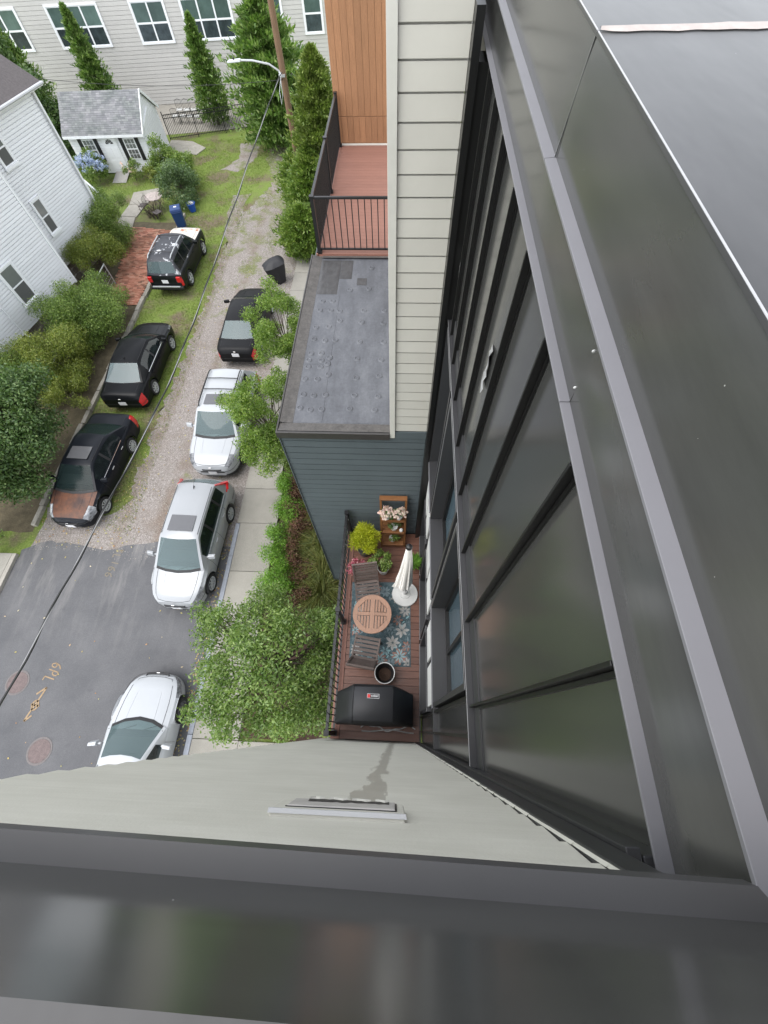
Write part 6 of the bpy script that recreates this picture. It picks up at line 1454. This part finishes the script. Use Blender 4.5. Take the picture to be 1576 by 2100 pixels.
# potted plants
m_potw = M('white_ceramic', (.66,.66,.64), .35, var=.04); m_potd = M('dark_pot', (.05,.05,.05), .5)
def pot(T, c, r0, h, mat):
    p = T.part('pot', MB().lathe([(r0*.72,.0),(r0*.95,h*.85),(r0,h),(r0*.9,h),(r0*.86,h*.86),(.001,h*.85)], c, 22), mat, smooth=True); return p
LB = Thing('potted_shrub', 'round lime-green potted shrub in the corner of the deck', 'potted plant', (-.76,3.65,D0))
pot(LB, (-.76,3.65,D0+.012), .17, .30, m_potd)
cl = np.array(rand_clumps((-.76,3.65,.72+D0), (.31,.33,.28), 34, .08,.13,.9, 91, low=-.7)); P, Nn = clump_pts(cl, 5200)
LB.part('foliage', blades('foliage', P-np.array([-.76,3.65,D0]), unit(Nn+rng.normal(size=Nn.shape)*.5+np.array([0,0,.5])), .075, .016), l_lime, world=False)
LB.part('stem', MB().tube([(-.76,3.65,D0+.25),(-.76,3.65,D0+.7)], .015, 6), m_bark)
WPn = Thing('potted_plant', 'green leafy plant in a white pot behind the far chair', 'potted plant', (-.31,3.2,D0))
pot(WPn, (-.31,3.2,D0+.012), .135, .26, m_potw); WPn.part('soil', MB().lathe([(.115,.228),(.001,.235)], (-.31,3.2,D0+.012), 16), m_mulch)
P, Nn = clump_pts(np.array(rand_clumps((-.33,3.27,D0+.55), (.25,.21,.19), 18, .06,.10,.9, 92, low=-.6)), 3600)
WPn.part('foliage', leaves('foliage', P-np.array([-.31,3.2,D0]), Nn, .05, .5, .4, .3), l_mid, world=False)
MP = Thing('potted_flowers', 'small magenta-leaved potted plant by the deck railing', 'potted plant', (-.85,3.13,D0))
pot(MP, (-.85,3.13,D0+.012), .10, .18, m_potd)
l_mag = LEAF('magenta_leaf', [(.34,.05,.11),(.48,.10,.18),(.58,.20,.28),(.64,.38,.42)], .5, .3)
P, Nn = clump_pts(np.array(rand_clumps((-.87,3.16,D0+.40), (.20,.18,.13), 14, .06,.09,.9, 93, low=-.3)), 3600)
MP.part('foliage', leaves('foliage', P-np.array([-.85,3.13,D0]), Nn, .05, .5, .4, .3), l_mag, world=False)
SP = Thing('potted_succulent', 'bright green succulent in a grey pot behind the parasol', 'potted plant', (.38,3.36,D0))
pot(SP, (.38,3.36,D0+.012), .12, .22, m_galv)
n = 420; a = rng.uniform(0,6.283,n); q = rng.uniform(0,.08,n); P = np.c_[np.cos(a)*q,np.sin(a)*q,np.full(n,.22)]; D = unit(np.c_[np.cos(a),np.sin(a),rng.uniform(.3,1.6,n)])
SP.part('foliage', blades('foliage', P, D, .19, .042), LEAF('leaf_succulent', [(.10,.22,.03),(.16,.32,.05),(.22,.40,.08)], .4, .3), world=False)
# ladder plant stand
m_std = M('stained_pine', (.20,.085,.03), .45, var=.25, scale=5, fine=40, stretch=(1,8,8), ovar=.15)
PS = Thing('plant_stand', 'tall brown wooden ladder plant stand against the teal wall', 'plant stand', (-.11,4.02,D0))
for x in (-.37,.15):
    PS.part('upright', MB().bar((x,4.14,D0+.012),(x,4.16,D0+1.75),.045,.035), m_std); PS.part('upright', MB().bar((x,3.82,D0+.012),(x,4.12,D0+1.72),.045,.03), m_std)
PS.part('top_bar', MB().box((-.392,4.08,D0+1.73),(.172,4.18,D0+1.775)), m_std, bevel=.006)
for z,y0 in ((.14,3.80),(.62,3.88),(1.08,3.95)):
    for k in range(3):
        ya = y0+k*(4.14-y0)/3; PS.part('shelf_board', MB().box((-.345,ya+.004,D0+z),(.125,ya+(4.14-y0)/3-.004,D0+z+.022)), m_std, bevel=.003)
    PS.part('shelf_lip', MB().box((-.36,y0-.02,D0+z-.02),(.14,y0+.001,D0+z+.055)), m_std, bevel=.003)
m_fpk = LEAF('pale_pink_petals', [(.74,.42,.48),(.84,.64,.67),(.86,.76,.76),(.78,.50,.55)], .6, .3)
for i,(x,lbl) in enumerate(((-.24,'pale pink flowers in a white pot, left on the upper shelf of the plant stand'),(.02,'pale pink flowers in a white pot, right on the upper shelf of the plant stand'))):
    T = Thing('potted_flowers', lbl, 'potted plant', (x,4.0,D0+1.102), group='pots on the plant stand')
    pot(T, (x,4.0,D0+1.103), .07, .13, m_potw)
    cl = np.array(rand_clumps((x,4.0,D0+1.36), (.13,.10,.12), 9, .05,.07,.9, 95+i, low=-.4)); P, Nn = clump_pts(cl, 2600); b0 = np.array([x,4.0,D0+1.102])
    T.part('foliage', leaves('foliage', P-b0, Nn, .045, .5, .4, .3), l_dark, world=False)
    cl = np.array(rand_clumps((x,3.98,D0+1.37), (.18,.15,.16), 46, .026,.034,.9, 97+i, low=-.2)); P, Nn = clump_pts(cl, 16000)
    T.part('flowers', leaves('flowers', P-b0, Nn, .03, .9, .6, .3), m_fpk, world=False, kind='stuff')
for i,(x,y,z,lbl) in enumerate(((-.09,3.98,.642,'white pot with dark trailing leaves on the middle shelf of the plant stand'),(-.12,3.92,.162,'low green plant on the bottom shelf of the plant stand'))):
    T = Thing('potted_plant', lbl, 'potted plant', (x,y,D0+z), group='pots on the plant stand'); pot(T, (x,y,D0+z+.001), .085, .13, m_potw)
    P, Nn = clump_pts(np.array(rand_clumps((x,y,D0+z+.20), (.15,.10,.06), 9, .05,.07,.9, 101+i, low=-.4)), 2600)
    T.part('foliage', leaves('foliage', P-np.array([x,y,D0+z]), Nn, .06, .35, .4, .3), l_dark if i == 0 else l_mid, world=False)
single('small_jar', MB().lathe([(.035,0),(.045,.05),(.03,.08),(.025,.085),(.001,.085)], (.07,3.93,D0+.643), 14), m_potw, 'small white jar beside the trailing plant on the middle shelf', 'jar', smooth=True)
# string lights wound round the deck rail
SL = Thing('string_lights', 'black string light cable wound along the deck railing', 'string lights', (-1.13,2,D0+1.0))
pts = []; 
for k in range(260):
    t = k/259; y = -.12+4.24*t; a = k*.72; r0 = .035+.008*math.sin(k*.37); pts.append((-1.13+r0*math.cos(a), y, D0+1.035+r0*math.sin(a)-.012*abs(math.sin(k*.11))))
SL.part('cable', MB().tube(pts, .0075, 5), m_black, smooth=True)
bm_ = MB().lathe([(.001,-.03),(.012,-.02),(.014,0),(.007,.012),(.007,.028),(.001,.03)], (0,0,0), 8).mesh('bulb', True)
for k in range(14): SL.inst('bulb', bm_, (-1.085, .1+k*.3, D0+.99), 0, m_clear)
